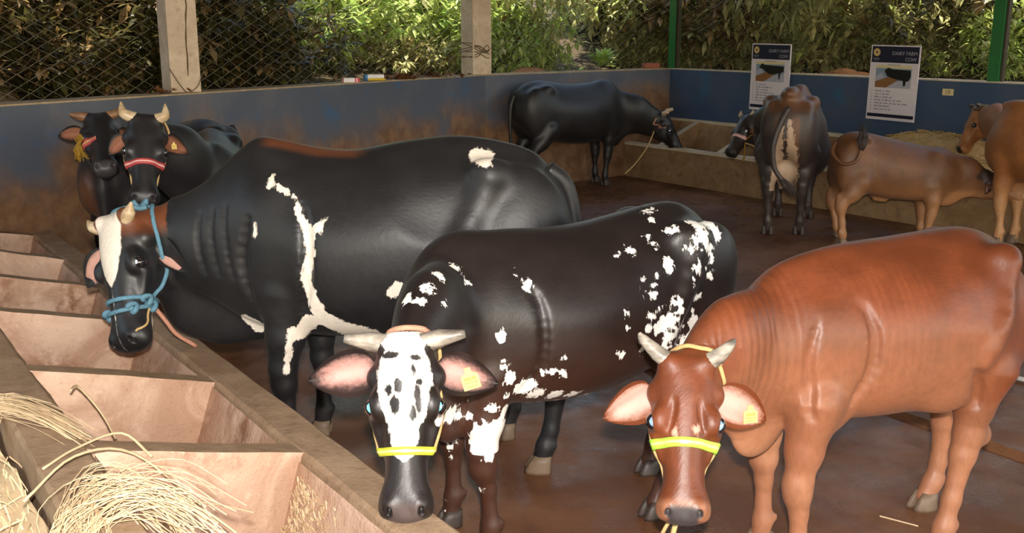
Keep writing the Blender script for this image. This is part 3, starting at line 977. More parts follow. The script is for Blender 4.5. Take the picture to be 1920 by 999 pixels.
def neck(c, a, ra, zlow, mid=None, flat=0.62):
    a = np.array(a, float); b = c.H(0.13, 0, -0.2)
    m = np.array(mid, float) if mid is not None else a * 0.48 + b * 0.52 + np.array([0, 0, 0.03])
    d = b - a; lat = np.cross(np.array([0, 0, 1.0]), d); lat /= np.linalg.norm(lat) + 1e-9
    rb = 0.20 * c.L; rm = (ra + rb) / 2 * 0.98
    c.S.chain([(*a, ra), (*m, rm), (*b, rb)], 0.09, (flat, lat))
    c.S.chain([(*c.H(.22, 0, -.30), .10 * c.L * 1.6), (*(m - np.array([0, 0, rm * .55])), rm * .62)], 0.07, (flat, lat))
    if zlow:
        e = a.copy(); e[2] = zlow + 0.10; e[:2] += d[:2] / (np.linalg.norm(d[:2]) + 1e-9) * ra * 0.45
        f = (m * 0.6 + e * 0.4); f[2] = min(f[2], m[2] - rm * .55) 
        c.S.chain([(*c.H(.36, 0, -.40), .05), (*f, .10), (*e, .12)], 0.08, (0.38, lat))
def tail(c, pts, r0=0.026, r1=0.016, switch=True, mat=None, swmat='hoof_dark'):
    P = smoothline(pts, 6); n = len(P)
    m = MB(); m.tube(P, [r0 + (r1 - r0) * i / (n-1) for i in range(n)], 8)
    t = m.build('tail', mat or c.coat, c.root, True)
    if switch:
        m = MB(); rr = random.Random(5); e = P[-1]; d = (P[-1] - P[-4]).normalized()
        for i in range(26):
            o = Vector((rr.gauss(0, .012), rr.gauss(0, .012), 0)); s = Vector((rr.gauss(0, .02), rr.gauss(0, .02), 0))
            b = e - d * 0.05 + o * 0.5
            m.tube([b, b + d * 0.09 + o * 1.5, b + d * rr.uniform(.16, .24) + o + s], [0.006, 0.006, 0.001], 4)
        w = m.build('tail_switch', M[swmat], t, True)
    return t
def muzzle_dark(c, V, A, x0=0.90, amt=1.0, rad=0.13, eye=.41):
    h = c.hc(V)
    m = sstep(h[:, 0], x0 - 0.02, x0 + 0.03) * (1 - sstep(np.abs(h[:, 1]), rad - .03, rad)) * (1 - sstep(-h[:, 2], 0.17, 0.21)) * (h[:, 0] < 1.15) * (np.abs(h[:, 2] + .1) < .3)
    A['dark'] = np.maximum(A['dark'], m * amt)
    for sd in (-1, 1):
        e = np.sqrt(((h[:, 0] - eye) / .075) ** 2 + ((h[:, 1] - sd*.20) / .05) ** 2 + ((h[:, 2] + .085) / .05) ** 2)
        A['dark'] = np.maximum(A['dark'], (1 - sstep(e, .75, 1.15)) * .9)

def nostril(c, V, A):
    h = c.hc(V)
    for sd in (-1, 1):
        e = np.sqrt(((h[:, 0] - .955) / .045) ** 2 + ((h[:, 1] - sd*.092) / .026) ** 2 + ((h[:, 2] + .06) / .045) ** 2)
        A['dark'] = np.maximum(A['dark'], 1 - sstep(e, .75, 1.1))

# --- big black cow with the white blaze and the blue halter
c = big = Cow('cow', 'big black cow with white blaze, blue rope halter and white girth stripe', 'cow', (-0.42, 4.05), 177.6)
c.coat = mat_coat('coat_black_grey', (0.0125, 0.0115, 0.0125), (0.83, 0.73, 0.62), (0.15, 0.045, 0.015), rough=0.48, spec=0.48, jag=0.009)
c.set_head((-1.635, 4.02, 1.030), (-1.545, 3.79, 0.548), (-0.50, -0.84, 0.20), 0.545, 1.12)
S = c.S
S.loft([(-.655, 1.04, .80, .05), (-.63, 1.12, .72, .12), (-.57, 1.22, .66, .19), (-.50, 1.285, .62, .245), (-.37, 1.325, .59, .28), (-.2, 1.345, .55, .31), (0, 1.325, .54, .335), (.2, 1.29, .53, .335), (.35, 1.295, .53, .315), (.5, 1.325, .54, .27),
        (.60, 1.335, .56, .235), (.70, 1.265, .60, .19), (.80, 1.175, .66, .15), (.90, 1.095, .70, .12), (.96, 1.05, .74, .07)], 0.05, roof=0.45)
for sd in (-1, 1):
    S.ell((.48, sd*.16, .90), (.12, .08, .28), 0.06)
    S.ell((-.47, sd*.15, .92), (.20, .13, .32), 0.08)
    S.ell((-.34, sd*.205, 1.23), (.07, .05, .05), 0.09)
S.chain([(*c.H(.13, 0, -.22), .10), (.86, -.02, .92, .17)], 0.07, (0.62, (.3, .9, 0)))
S.chain([(.97, 0, .72, .09), (.90, 0, .64, .11), (.78, 0, .60, .10), (.66, 0, .62, .12)], 0.07, (0.33, (0, 1, 0)))
c.legs({'fl': [(.47,.17,.74,.115), (.48,.17,.56,.088), (.50,.17,.42,.058), (.497,.17,.35,.053), (.49,.17,.27,.037), (.487,.17,.12,.037), (.497,.17,.055,.041)],
        'fr': [(.42,-.17,.64,.105), (.42,-.17,.44,.058), (.42,-.17,.36,.050), (.42,-.17,.25,.038), (.42,-.17,.11,.038), (.43,-.17,.055,.041)],
        'hl': [(-.40,.18,.72,.15), (-.52,.18,.55,.09), (-.625,.18,.44,.055), (-.61,.18,.37,.050), (-.585,.18,.18,.038), (-.565,.18,.11,.039), (-.55,.18,.055,.042)],
        'hr': [(-.34,-.17,.72,.15), (-.40,-.17,.53,.085), (-.46,-.17,.42,.055), (-.44,-.17,.34,.047), (-.41,-.17,.13,.038), (-.39,-.17,.055,.042)]})
c.head()
for sd in (-1, 1):
    c.ridge([(-.34, sd*.26, 1.20), (-.24, sd*.32, 1.0), (-.20, sd*.33, .82), (-.26, sd*.28, .68)], .008, .09, -.014)
    S.ell((-.19, sd*.345, 1.13), (.13, .045, .10), 0.10, sub=True)
    c.groove([(.37, sd*.3, 1.14), (.345, sd*.3, .98), (.35, sd*.3, .82), (.385, sd*.26, .68)], .012, .03)
    c.groove([(.60, sd*.25, 1.05), (.62, sd*.22, .88), (.60, sd*.2, .72)], .011, .03)
    for q in (.70, .775, .84): c.groove([(q + .02, sd*.2, 1.10), (q, sd*.2, .95), (q - .02, sd*.2, .80)], .0008, .022)
def f_big(c, V, A):
    h = c.hc(V); x, y, z = h[:, 0], h[:, 1], h[:, 2]
    w = np.interp(x, [-.05, .1, .25, .45, .56], [.10, .115, .115, .07, .0])
    A['white'] = np.maximum(A['white'], np.where((z > -.16) & (np.abs(y) < .3) & (x > -.1) & (x < 1.1), np.clip((w - np.abs(y + .005)) * c.L, -.08, .08), -.08))
    A['white'] = np.maximum(A['white'], np.clip((.10 - np.hypot((x - .80) / 1.5, (z + .34))) * c.L * .9 - .01, -.08, .08) - .1 * (np.abs(x - .7) > .5))
    br = (1 - sstep(x, .13, .24)) * sstep(x, -.2, -.05) * (np.abs(y) < .32) * (z > -.28) * (x > -.2)
    A['tan'] = np.maximum(A['tan'], br * .9)
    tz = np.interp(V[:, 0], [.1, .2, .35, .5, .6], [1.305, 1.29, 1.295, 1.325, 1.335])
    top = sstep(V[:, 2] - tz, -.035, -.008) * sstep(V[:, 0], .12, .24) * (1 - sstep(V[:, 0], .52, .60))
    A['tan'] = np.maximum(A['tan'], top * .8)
    stroke(V, A, STR_BIG, 1)
    for s_ in STR_BIG2: stroke(V, A, s_, 1)
    muzzle_dark(c, V, A, 0.9, .6)
    nostril(c, V, A)
STR_BIG = [(.47, 1.17, .010), (.40, 1.13, .006), (.37, 1.05, .012), (.335, 1.0, .024), (.335, .92, .018), (.36, .82, .020), (.33, .74, .024), (.31, .66, .034), (.22, .60, .044), (.12, .585, .024)]
STR_BIG2 = [[(.36, .64, .034), (.41, .59, .028)], [(.43, .60, .020), (.46, .50, .011), (.47, .42, .008)], [(.655, .60, .032), (.62, .57, .040)], [(.50, 1.20, .011), (.505, 1.17, .013)], [(.555, 1.03, .007), (.56, .99, .008)], [(-.285, 1.285, .022), (-.33, 1.275, .026)], [(.0, .80, .028), (.02, .78, .024)], [(.27, 1.06, .006), (.30, 1.02, .016)]]
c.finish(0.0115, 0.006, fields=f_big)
c.ear(1, (.72, -.45, -.60), (-.40, -.85, .20), .20, .10, .45, 'ear_blaze', tipdark=True, root=(.23, .20, -.25))
c.ear(-1, (-.62, .0, -.78), (-.25, -.90, .1), .20, .12, .4, 'ear_blaze', tipdark=True)
c.horn(1, [(.04, -.01, -.01), (.0, .06, .02), (-.06, .10, .03)], [.055, .045, .008], 'horn_pale')
c.horn(-1, [(.04, -.01, -.01), (.0, .06, .02), (-.06, .10, .03)], [.055, .045, .008], 'horn_pale')
c.eyes('eyeshine_white', look=(-.2, -.95, .25), sides=(1, -1), iris=.42)
c.hoofs('hoof_brown')
tail(c, [(-.56, .0, 1.215), (-.635, -.01, 1.15), (-.675, -.02, 1.0), (-.685, -.03, .8), (-.68, -.04, .55), (-.66, -.05, .42)], .036, .018)

# --- spotted cow in front
c = spot = Cow('cow', 'black cow splashed with white, white spotted face and yellow noseband', 'cow', (0.21, 3.475), -151.2)
c.coat = mat_coat('coat_black_splash', (0.0135, 0.0085, 0.0075), (0.90, 0.86, 0.80), (0.10, 0.035, 0.018), dark=(0.085, 0.062, 0.058), rough=0.45, spec=0.48, jag=0.017)
c.set_head((-0.299, 2.688, 0.924), (-0.287, 2.480, 0.488), (0.02, -0.85, 0.52), 0.487, 0.95)
S = c.S
S.loft([(-.605,.93,.78,.05), (-.585,1.0,.70,.115), (-.555,1.065,.66,.165), (-.505,1.11,.62,.20), (-.43,1.14,.60,.235), (-.33,1.135,.57,.265), (-.2,1.115,.53,.29), (-.05,1.095,.50,.305), (.1,1.09,.49,.30), (.25,1.10,.50,.275),
        (.38,1.10,.52,.235), (.48,1.085,.54,.205), (.56,1.04,.57,.17), (.62,.96,.62,.13), (.66,.85,.68,.07)], 0.05, roof=0.45)
anatomy(c, .90, 1.0, 0.0)
c.legs({'fl': [(.40,.14,.66,.1), (.42,.14,.5,.07), (.43,.14,.39,.052), (.427,.14,.33,.048), (.41,.14,.25,.034), (.40,.14,.11,.034), (.41,.14,.05,.037)],
        'fr': [(.42,-.13,.66,.1), (.42,-.13,.5,.065), (.415,-.13,.38,.049), (.412,-.13,.32,.045), (.41,-.13,.25,.034), (.41,-.13,.11,.033), (.42,-.13,.05,.036)],
        'hl': [(-.36,.16,.62,.13), (-.40,.16,.5,.08), (-.425,.17,.40,.052), (-.40,.17,.34,.044), (-.31,.17,.12,.034), (-.27,.17,.05,.037)],
        'hr': [(-.40,-.15,.62,.13), (-.48,-.15,.5,.08), (-.55,-.15,.40,.052), (-.54,-.15,.34,.044), (-.50,-.15,.12,.034), (-.48,-.15,.05,.037)]})
neck(c, (.46, .0, .86), .205, .44)
c.head(0.385)
for sd in (-1, 1):
    c.ridge([(-.40, sd*.21, 1.04), (-.30, sd*.27, .88), (-.22, sd*.28, .74), (-.25, sd*.25, .62)], .014, .05)
    S.ell((-.20, sd*.315, .98), (.10, .04, .08), 0.08, sub=True)
    c.groove([(.29, sd*.26, .98), (.27, sd*.27, .84), (.27, sd*.26, .70), (.31, sd*.22, .60)], .001, .03)
    c.groove([(-.22, sd*.25, .68), (-.28, sd*.24, .58), (-.32, sd*.22, .52)], .010, .025)
SPOT_SIDE = [(-0.284,0.044,1.122,0.01495), (-0.319,0.035,1.129,0.00621), (-0.274,0.088,1.1,0.00874), (-0.22,0.15,1.05,0.006555), (-0.224,0.169,1.036,0.006555), (-0.229,0.181,1.026,0.00391), (-0.122,0.174,1.021,0.01564), (-0.074,0.182,1.01,0.00575), (-0.291,0.172,1.071,0.009315), (-0.29,0.159,1.074,0.00598), (-0.309,0.186,1.08,0.01196), (-0.312,0.172,1.086,0.00667), (-0.28,0.154,1.069,0.0046), (-0.393,0.199,1.089,0.030705), (-0.371,0.185,1.098,0.01334), (-0.46,0.18,1.08,0.028405), (-0.392,0.228,1.065,0.02645), (-0.473,0.202,1.053,0.01886), (-0.479,0.212,1.03,0.01219), (-0.4,0.239,1.034,0.014605), (-0.422,0.231,1.006,0.01196), (-0.43,0.232,0.982,0.00667), (-0.431,0.237,0.959,0.005405), (-0.427,0.244,0.931,0.004025), (-0.358,0.231,1.042,0.013225), (-0.351,0.225,1.054,0.00989), (-0.365,0.241,1.02,0.0092), (-0.335,0.23,1.015,0.0092), (-0.337,0.236,1.004,0.00529), (-0.351,0.264,0.95,0.0184), (-0.4,0.245,0.94,0.014605), (-0.413,0.248,0.918,0.01196), (-0.329,0.275,0.916,0.006555), (-0.326,0.28,0.897,0.0046), (-0.242,0.223,0.98,0.014375), (-0.243,0.237,0.956,0.01633), (-0.236,0.217,0.988,0.006555), (-0.189,0.249,0.93,0.00966), (-0.169,0.259,0.912,0.01288), (-0.191,0.242,0.946,0.004485), (-0.126,0.251,0.932,0.007705), (-0.105,0.266,0.91,0.007015), (-0.119,0.272,0.898,0.0115), (-0.144,0.276,0.884,0.01794), (-0.349,0.264,0.846,0.01794), (-0.37,0.26,0.852,0.007935), (-0.332,0.265,0.804,0.0046), (-0.026,0.3,0.842,0.010695), (-0.031,0.305,0.792,0.010695), (-0.19,0.29,0.835,0.01932), (-0.241,0.292,0.846,0.019435), (-0.245,0.302,0.825,0.01817), (-0.137,0.298,0.815,0.019205), (-0.116,0.3,0.778,0.01794), (-0.099,0.298,0.74,0.016675), (-0.17,0.293,0.775,0.02898), (-0.206,0.3,0.783,0.038755), (-0.287,0.27,0.764,0.026335), (-0.342,0.256,0.752,0.02806), (-0.366,0.247,0.71,0.023575), (-0.321,0.25,0.693,0.033465), (-0.219,0.303,0.735,0.038985), (-0.292,0.251,0.662,0.02001), (-0.103,0.289,0.698,0.01541), (-0.195,0.292,0.706,0.01955), (-0.011,0.295,0.697,0.007015), (0.005,0.298,0.709,0.00437), (0.631,0.248,1.037,0.020355), (0.629,0.261,1.029,0.01196), (0.525,0.147,1.031,0.016215), (0.687,0.289,1.016,0.019895), (0.682,0.302,1.007,0.009315), (0.729,0.32,0.986,0.015065), (0.744,0.287,0.989,0.01748), (0.497,0.18,0.988,0.013685), (0.328,0.18,0.988,0.00644), (0.292,0.203,0.962,0.019205), (0.299,0.208,0.95,0.012765), (0.404,0.23,0.807,0.01518), (0.397,0.232,0.797,0.00759), (0.641,0.321,0.968,0.004715), (0.37,0.229,0.659,0.025645), (0.312,0.206,0.618,0.03657), (0.258,0.204,0.581,0.02898), (0.19,0.202,0.562,0.029325), (0.118,0.198,0.548,0.024265), (0.044,0.169,0.528,0.020585), (0.239,0.259,0.669,0.01679), (0.191,0.264,0.655,0.014375), (0.205,0.279,0.717,0.01035), (0.261,0.242,0.662,0.00782), (0.389,0.229,0.703,0.007705), (0.391,0.229,0.726,0.00759), (0.557,0.166,0.548,0.033235), (0.757,0.535,0.704,0.02208), (0.518,0.143,0.533,0.023345), (0.469,0.187,0.491,0.01314), (0.481,0.161,0.465,0.008145), (0.44,0.204,0.485,0.00909), (0.456,0.199,0.504,0.0207), (0.488,0.152,0.536,0.012995), (0.503,0.144,0.572,0.01035), (0.43,0.211,0.563,0.014145), (0.373,0.199,0.549,0.01817), (0.375,0.215,0.602,0.01288), (0.388,0.204,0.523,0.01564), (0.435,0.194,0.39,0.016335), (0.457,0.186,0.379,0.01125), (0.414,0.192,0.421,0.00819), (0.442,0.155,0.258,0.00522), (0.444,-0.095,0.32,0.012105), (0.428,-0.084,0.34,0.00882), (0.434,-0.101,0.282,0.005535), (0.446,-0.125,0.102,0.003915), (0.448,-0.118,0.064,0.0045)]
SPOT_HOLE = [(-0.19,0.292,0.824,0.017365), (-0.228,0.297,0.826,0.012995), (-0.24,0.306,0.779,0.01426), (-0.243,0.305,0.805,0.01495), (-0.306,0.256,0.73,0.014605), (-0.231,0.295,0.707,0.01955), (-0.211,0.304,0.757,0.01104), (-0.348,0.252,0.696,0.012075), (-0.17,0.29,0.739,0.01426), (-0.304,0.266,0.772,0.011845)]
def f_spot(c, V, A):
    h = c.hc(V); x, y, z = h[:, 0], h[:, 1], h[:, 2]
    w = np.interp(x, [-.06, .02, .07, .12, .20, .32, .42, .50, .58, .66, .70], [.17, .15, .115, .14, .168, .155, .125, .095, .078, .06, .0])
    f = np.clip((w - np.abs(y)) * c.L, -.08, .08)
    f = np.where((z > -.13) & (x < .70) & (x > -.045) & (np.abs(y) < .3), f, -.08)
    for (px, py, rx, ry) in ((.375, -.055, .048, .022), (.295, -.092, .026, .016), (.285, -.035, .034, .017), (.33, .078, .045, .02), (.42, .05, .04, .016), (.375, .085, .035, .018), (.185, .055, .024, .012), (.255, .09, .014, .013), (.10, -.085, .012, .035), (.115, .07, .012, .04)):
        k = np.sqrt(((x - px) / rx) ** 2 + ((y - py) / ry) ** 2)
        f = np.minimum(f, (k - 1.3) * min(rx, ry) * c.L)
    A['white'] = np.maximum(A['white'], f)
    dots(V, A, SPOT_SIDE, SPOT_HOLE)
    for s_ in SPOT_STR: stroke(V, A, s_, 1)
    under = (1 - sstep(V[:, 2], .50, .535)) * (V[:, 2] > .40) * (np.abs(V[:, 0] - .12) < .36)
    A['white'] = np.maximum(A['white'], np.where(under > 0, (.515 - V[:, 2]), -.08))
    inh = (x > -.1) & (np.abs(y) < .35) & (x < 1.1) & (z > -.5) & (z < .15)
    A['tan'] = np.maximum(A['tan'], np.where(inh, 0, .5 * (1 - sstep(V[:, 2], .45, .9))))
    muzzle_dark(c, V, A, 0.915, 1.0, .11, eye=.385)
    d0 = A['dark'].copy(); A['dark'][:] = 0; nostril(c, V, A); A['dark'] = d0 * (1 - A['dark'])
SPOT_STR = []
c.finish(0.010, 0.005, fields=f_spot)
c.ear(-1, (-.93, -.10, -.15), (.10, -.93, .3), .20, .125, .5, 'ear_pink', root=(.155, -.185, -.16))
c.ear(1, (.93, -.02, -.27), (-.12, -.93, .3), .185, .115, .5, 'ear_pink', tag=(.52, (.28, -.05, -.95), .050, .014), root=(.155, .185, -.16))
c.horn(-1, [(.0, -.02, 0), (-.02, .09, 0), (-.035, .24, .02)], [.062, .055, .024], 'horn_grey')
c.horn(1, [(.0, -.02, 0), (-.03, .09, 0), (-.05, .24, .02)], [.062, .055, .024], 'horn_grey')
c.eyes('eyeshine_cyan', .385, look=(0, -.93, .36), iris=.55, r=.056)
c.hoofs('hoof_dark')
tail(c, [(-.57, -.02, 1.03), (-.635, -.05, .92), (-.68, -.09, .78), (-.71, -.12, .66), (-.73, -.13, .58)], .026, .020)

# --- brown calf in front
c = brown = Cow('calf', 'reddish brown calf with short grey horns and lime noseband at the front right', 'calf', (1.235, 3.24), -159.1)
c.coat = mat_coat('coat_red_brown', (0.150, 0.037, 0.0115), (0.60, 0.34, 0.25), (0.43, 0.195, 0.105), dark=(0.055, 0.045, 0.045), rough=0.46, wrinkle=0.55, spec=0.42)
c.set_head((0.504, 2.765, 0.845), (0.469, 2.533, 0.457), (-0.10, -0.86, 0.50), 0.455, 1.02)
S = c.S
S.loft([(-.535,.88,.72,.05), (-.515,.94,.63,.10), (-.48,1.0,.58,.145), (-.43,1.06,.56,.185), (-.36,1.095,.555,.215), (-.28,1.11,.54,.25), (-.15,1.105,.52,.262), (0,1.095,.51,.262), (.12,1.09,.51,.245), (.24,1.08,.515,.215), (.33,1.06,.525,.19), (.42,1.01,.54,.165), (.5,.93,.58,.135), (.55,.83,.62,.10), (.58,.75,.66,.05)], 0.05, roof=0.45)
for sd in (-1, 1):
    S.ell((.365, sd*.115, .745), (.085, .060, .20), 0.045)
    S.ell((.31, sd*.135, .60), (.07, .04, .09), 0.06)
    S.ell((-.34, sd*.105, .77), (.14, .09, .24), 0.07)
    S.ell((-.33, sd*.155, 1.035), (.055, .045, .045), 0.08)
    S.ell((-.475, sd*.065, .90), (.03, .035, .04), 0.08)
    S.ell((-.13, sd*.17, .60), (.10, .035, .06), 0.06)
c.legs({'fl': [(.36,.13,.62,.1), (.385,.13,.46,.063), (.40,.13,.35,.046), (.40,.13,.31,.043), (.39,.13,.25,.034), (.385,.13,.12,.033), (.39,.13,.05,.036)],
        'fr': [(.36,-.12,.62,.09), (.36,-.12,.42,.06), (.355,-.12,.33,.048), (.35,-.12,.25,.035), (.345,-.12,.1,.034), (.35,-.12,.05,.036)],
        'hl': [(-.30,.15,.66,.12), (-.275,.15,.53,.070), (-.265,.15,.43,.050), (-.25,.15,.36,.043), (-.22,.15,.2,.036), (-.20,.15,.1,.036), (-.19,.15,.05,.039)],
        'hr': [(-.39,-.14,.64,.115), (-.42,-.14,.5,.07), (-.45,-.15,.40,.053), (-.455,-.15,.34,.045), (-.45,-.15,.18,.036), (-.43,-.15,.1,.036), (-.40,-.15,.045,.038)]})
S.ell((-.325, .15, .42), (.03, .03, .04), 0.03)
neck(c, (.42, .0, .82), .185, .44)
c.head()
for sd in (-1, 1):
    c.ridge([(-.33, sd*.19, 1.02), (-.26, sd*.24, .86), (-.20, sd*.25, .72)], .012, .05)
    S.ell((-.17, sd*.285, .96), (.09, .035, .07), 0.08, sub=True)
    c.groove([(.255, sd*.22, .98), (.225, sd*.24, .86), (.225, sd*.23, .74), (.26, sd*.2, .62)], .008, .024)
    c.groove([(.40, sd*.18, .90), (.425, sd*.18, .78), (.41, sd*.17, .68), (.385, sd*.16, .60)], .005, .024)
    c.groove([(-.17, sd*.24, .70), (-.21, sd*.24, .62), (-.22, sd*.22, .55)], .010, .022)
for q in (.08, -.08): c.groove([c.H(.27, q, 0), c.H(.36, q * 1.1, 0), c.H(.47, q * 1.35, -.01)], .004, .012)
def f_brown(c, V, A):
    h = c.hc(V); x, y, z = h[:, 0], h[:, 1], h[:, 2]
    lo = 1 - sstep(V[:, 2], .34, .66)
    inner = np.maximum(lo * .62, (1 - sstep(np.abs(V[:, 1]), .05, .14)) * (1 - sstep(V[:, 2], .5, .72)))
    inh = (x > -.1) & (np.abs(y) < .35) & (x < 1.1) & (z > -.5) & (z < .15)
    flank = .38 * (1 - sstep(V[:, 2], .66, .98)) * sstep(V[:, 0], -.34, -.12)
    A['tan'] = np.where(inh, 0, np.maximum(inner, flank))
    A['tan'] = np.maximum(A['tan'], np.where(inh, .35 * sstep(-z, .12, .3) + .5 * sstep(x, .86, .92) * (1 - sstep(x, .99, 1.03)), 0))
    for (px, py) in ((.475, -.07), (.465, .055), (.45, .075)):
        A['white'] = np.maximum(A['white'], np.where(inh & (z > -.1), (.014 - np.hypot((x - px) / 2.2, y - py)) * c.L, -.08))
    muzzle_dark(c, V, A, 0.915, 1.0, .105); nostril(c, V, A)
    ribs = sstep(V[:, 0], -.05, .05) * (1 - sstep(V[:, 0], .22, .30)) * sstep(V[:, 2], .62, .75) * (1 - sstep(V[:, 2], .98, 1.05))
    nk = sstep(V[:, 0], .40, .48) * sstep(V[:, 2], .55, .66) * (~inh)
    A['wrinkle'] = np.maximum(ribs * .55, nk)
c.finish(0.010, 0.005, fields=f_brown)
c.ear(-1, (-.86, -.05, -.47), (.15, -.93, .3), .175, .115, .4, 'ear_pale')
c.ear(1, (.86, .05, -.45), (-.12, -.93, .3), .185, .12, .4, 'ear_pale', tag=(.60, (.05, -.05, -1), .042, .016))
c.horn(-1, [(.01, -.03, 0), (-.05, .06, .01), (-.135, .155, .03), (-.17, .18, .04)], [.06, .052, .03, .010], 'horn_grey')
c.horn(1, [(.01, -.03, 0), (-.05, .06, .01), (-.125, .135, .03), (-.16, .16, .04)], [.06, .052, .03, .010], 'horn_grey')
c.eyes('eyeshine_blue', look=(-.1, -.93, .36), iris=.50, r=.058)
c.hoofs('hoof_brown')
tail(c, [(-.50, -.02, .96), (-.56, -.10, .84), (-.60, -.21, .70), (-.62, -.31, .56)], .024, .022, mat=None)

# --- far black cow by the back wall
c = far = Cow('cow', 'black cow standing side-on before the back wall, head over the manger', 'cow', (0.655, 11.525), 36.2)
c.coat = mat_coat('coat_black_far', (0.012, 0.010, 0.010), (0.5, 0.45, 0.4), (0.09, 0.04, 0.02), rough=0.48)
c.set_head((1.80, 11.90, 0.83), (2.03, 11.85, 0.375), (0.85, -0.30, 0.43), 0.50)
generic(c, 1.12, 1.075, trunk=[(x, t, b - .035 * (abs(x) < .6), w) for x, t, b, w in TRUNK], hump=0, feet=((.06,0),(-.02,.02),(0,0),(-.06,0)), neck_r=.22)
c.head()
c.finish(0.022, 0.013, fields=lambda c, V, A: muzzle_dark(c, V, A))
c.ear(-1, (-.25, -.75, -.1), (.4, -.8, .2), .17, .09, .4, 'ear_brown')
c.ear(1, (.3, .8, .0), (.4, -.8, .2), .17, .09, .4, 'ear_brown')
c.horn(-1, [(0, -.01, 0), (-.04, .10, .04), (-.02, .15, .16)], [.055, .05, .035], 'horn_pale')
c.horn(1, [(0, -.01, 0), (-.04, .10, .04), (-.02, .12, .18)], [.055, .05, .035], 'horn_pale')
c.eyes('eyeshine_white', look=(-.1, -.95, .1), iris=.40)
c.hoofs('hoof_dark', sc=1.05)
tail(c, [(-.78, 0, 1.08), (-.83, .0, .95), (-.83, .01, .7), (-.81, .01, .5)])

# --- thin dark cow seen from behind
c = rear = Cow('cow', 'thin dark brown cow seen from behind with pale udder, head turned left', 'cow', (2.565, 9.26), 70)
c.coat = mat_coat('coat_dark_bay', (0.040, 0.026, 0.022), (0.44, 0.30, 0.20), (0.15, 0.060, 0.020), rough=0.5, jag=0.02)
c.set_head((2.30, 10.08, 0.945), (2.08, 9.85, 0.59), (-0.72, -0.45, 0.40), 0.45)
generic(c, 1.05, 1.09, hump=0.05, bony=1, feet=((0,0),(0,0),(-.03,-.02),(.06,.02)), neck_r=.17, hw=.98)
S = c.S
S.ell((-.36, 0, .56), (.17, .125, .17), 0.05)
S.ell((0, 0, .68), (.30, .345, .27), 0.06)
S.ell((-.54, 0, 1.235), (.15, .075, .055), 0.07)
for tx, ty in ((-.42, .05), (-.42, -.05), (-.32, .05), (-.32, -.05)): S.cone((tx, ty, .44), (tx, ty, .36), .024, .016, 0.02)
c.head()
def f_rear(c, V, A):
    y, z, x = V[:, 1], V[:, 2], V[:, 0]
    ay = np.abs(y - .01)
    p = np.minimum(.105 - ay - .05 * sstep(z, .75, 1.0), np.where(z > .66, ay - .018, .1))
    p = np.where((x < -.2) & (z > .40) & (z < 1.03), np.minimum(p, (1.02 - z) * .5), -.08)
    A['white'] = np.maximum(A['white'], np.clip(p, -.08, .08))
    A['tan'] = np.maximum(A['tan'], np.maximum(.8 * sstep(z, 1.03, 1.17), .7 * (1 - sstep(np.abs(np.abs(y) - .07), .02, .05)) * (x < -.5) * sstep(z, .55, .65) * (1 - sstep(z, 1.0, 1.1))))
    muzzle_dark(c, V, A)
c.finish(0.02, 0.012, fields=f_rear)
c.ear(1, (-.2, -.9, -.3), (-.6, -.7, .2), .16, .08, .4, 'ear_brown')
c.ear(-1, (.1, .9, -.2), (-.8, -.2, .3), .16, .08, .4, 'ear_brown')
c.horn(1, [(0, -.01, 0), (-.07, .05, .03), (-.16, .03, .05)], [.055, .045, .012], 'horn_pale')
c.horn(-1, [(0, -.01, 0), (-.07, .05, .03), (-.16, .05, .06)], [.055, .045, .012], 'horn_pale')
c.eyes('eyeshine_white', look=(-.5, -.8, .2), iris=.5)
c.hoofs('hoof_dark', sc=1.05)
tail(c, [(-.71, 0, 1.12), (-.76, .05, 1.0), (-.78, .10, .80), (-.77, .08, .62), (-.76, .0, .50)], .028, .02)

# --- suckling calf
c = suck = Cow('calf', 'brown calf suckling with its head stretched under the tan cow', 'calf', (3.20, 8.55), 3)
c.coat = mat_coat('coat_brown_calf', (0.125, 0.048, 0.016), (0.68, 0.40, 0.24), (0.36, 0.165, 0.07), rough=0.55)
c.set_head((4.02, 8.55, 0.60), (4.33, 8.42, 0.40), (0.45, -0.35, 0.82), 0.37)
tk = [(-.50, .78, .60, .04), (-.48, .84, .52, .11), (-.43, .90, .48, .15), (-.34, .93, .45, .175), (-.22, .92, .41, .19), (-.05, .88, .37, .205), (.12, .84, .35, .205), (.27, .81, .34, .19), (.38, .79, .35, .17), (.48, .76, .37, .145), (.56, .68, .41, .10), (.60, .60, .46, .05)]
c.S.loft(tk, 0.05, roof=0.4)
for sd in (-1, 1):
    c.S.ell((.36, sd*.10, .58), (.11, .06, .19), 0.05)
    c.S.ell((-.34, sd*.105, .62), (.15, .085, .25), 0.08)
    c.S.ell((-.28, sd*.145, .885), (.045, .035, .035), 0.05)
c.legs({0: tleg(True, 1, .80, .72, .06, 0, .9), 1: tleg(True, -1, .80, .72, -.02, 0, .9), 2: tleg(False, 1, .80, .82, .04, 0, .84), 3: tleg(False, -1, .80, .82, -.03, 0, .84)}, k=.05)
neck(c, (.44, 0, .60), .145, .31)
c.S.cone((-.10, 0, .37), (-.02, 0, .345), .035, .02, 0.04, (0.5, (0, 1, 0)))
c.head()
def f_suck(c, V, A):
    lo = 1 - sstep(V[:, 2], .28, .58)
    A['tan'] = lo * .75
    A['tan'] = np.maximum(A['tan'], sstep(V[:, 0], .40, .5) * (1 - sstep(V[:, 2], .40, .47)))
    h = c.hc(V)
    A['dark'] = np.maximum(A['dark'], (1 - sstep(h[:, 0], .25, .4)) * (h[:, 0] > -.1) * (np.abs(h[:, 1]) < .3) * (h[:, 2] > -.2) * .75)
c.finish(0.018, 0.012, fields=f_suck)
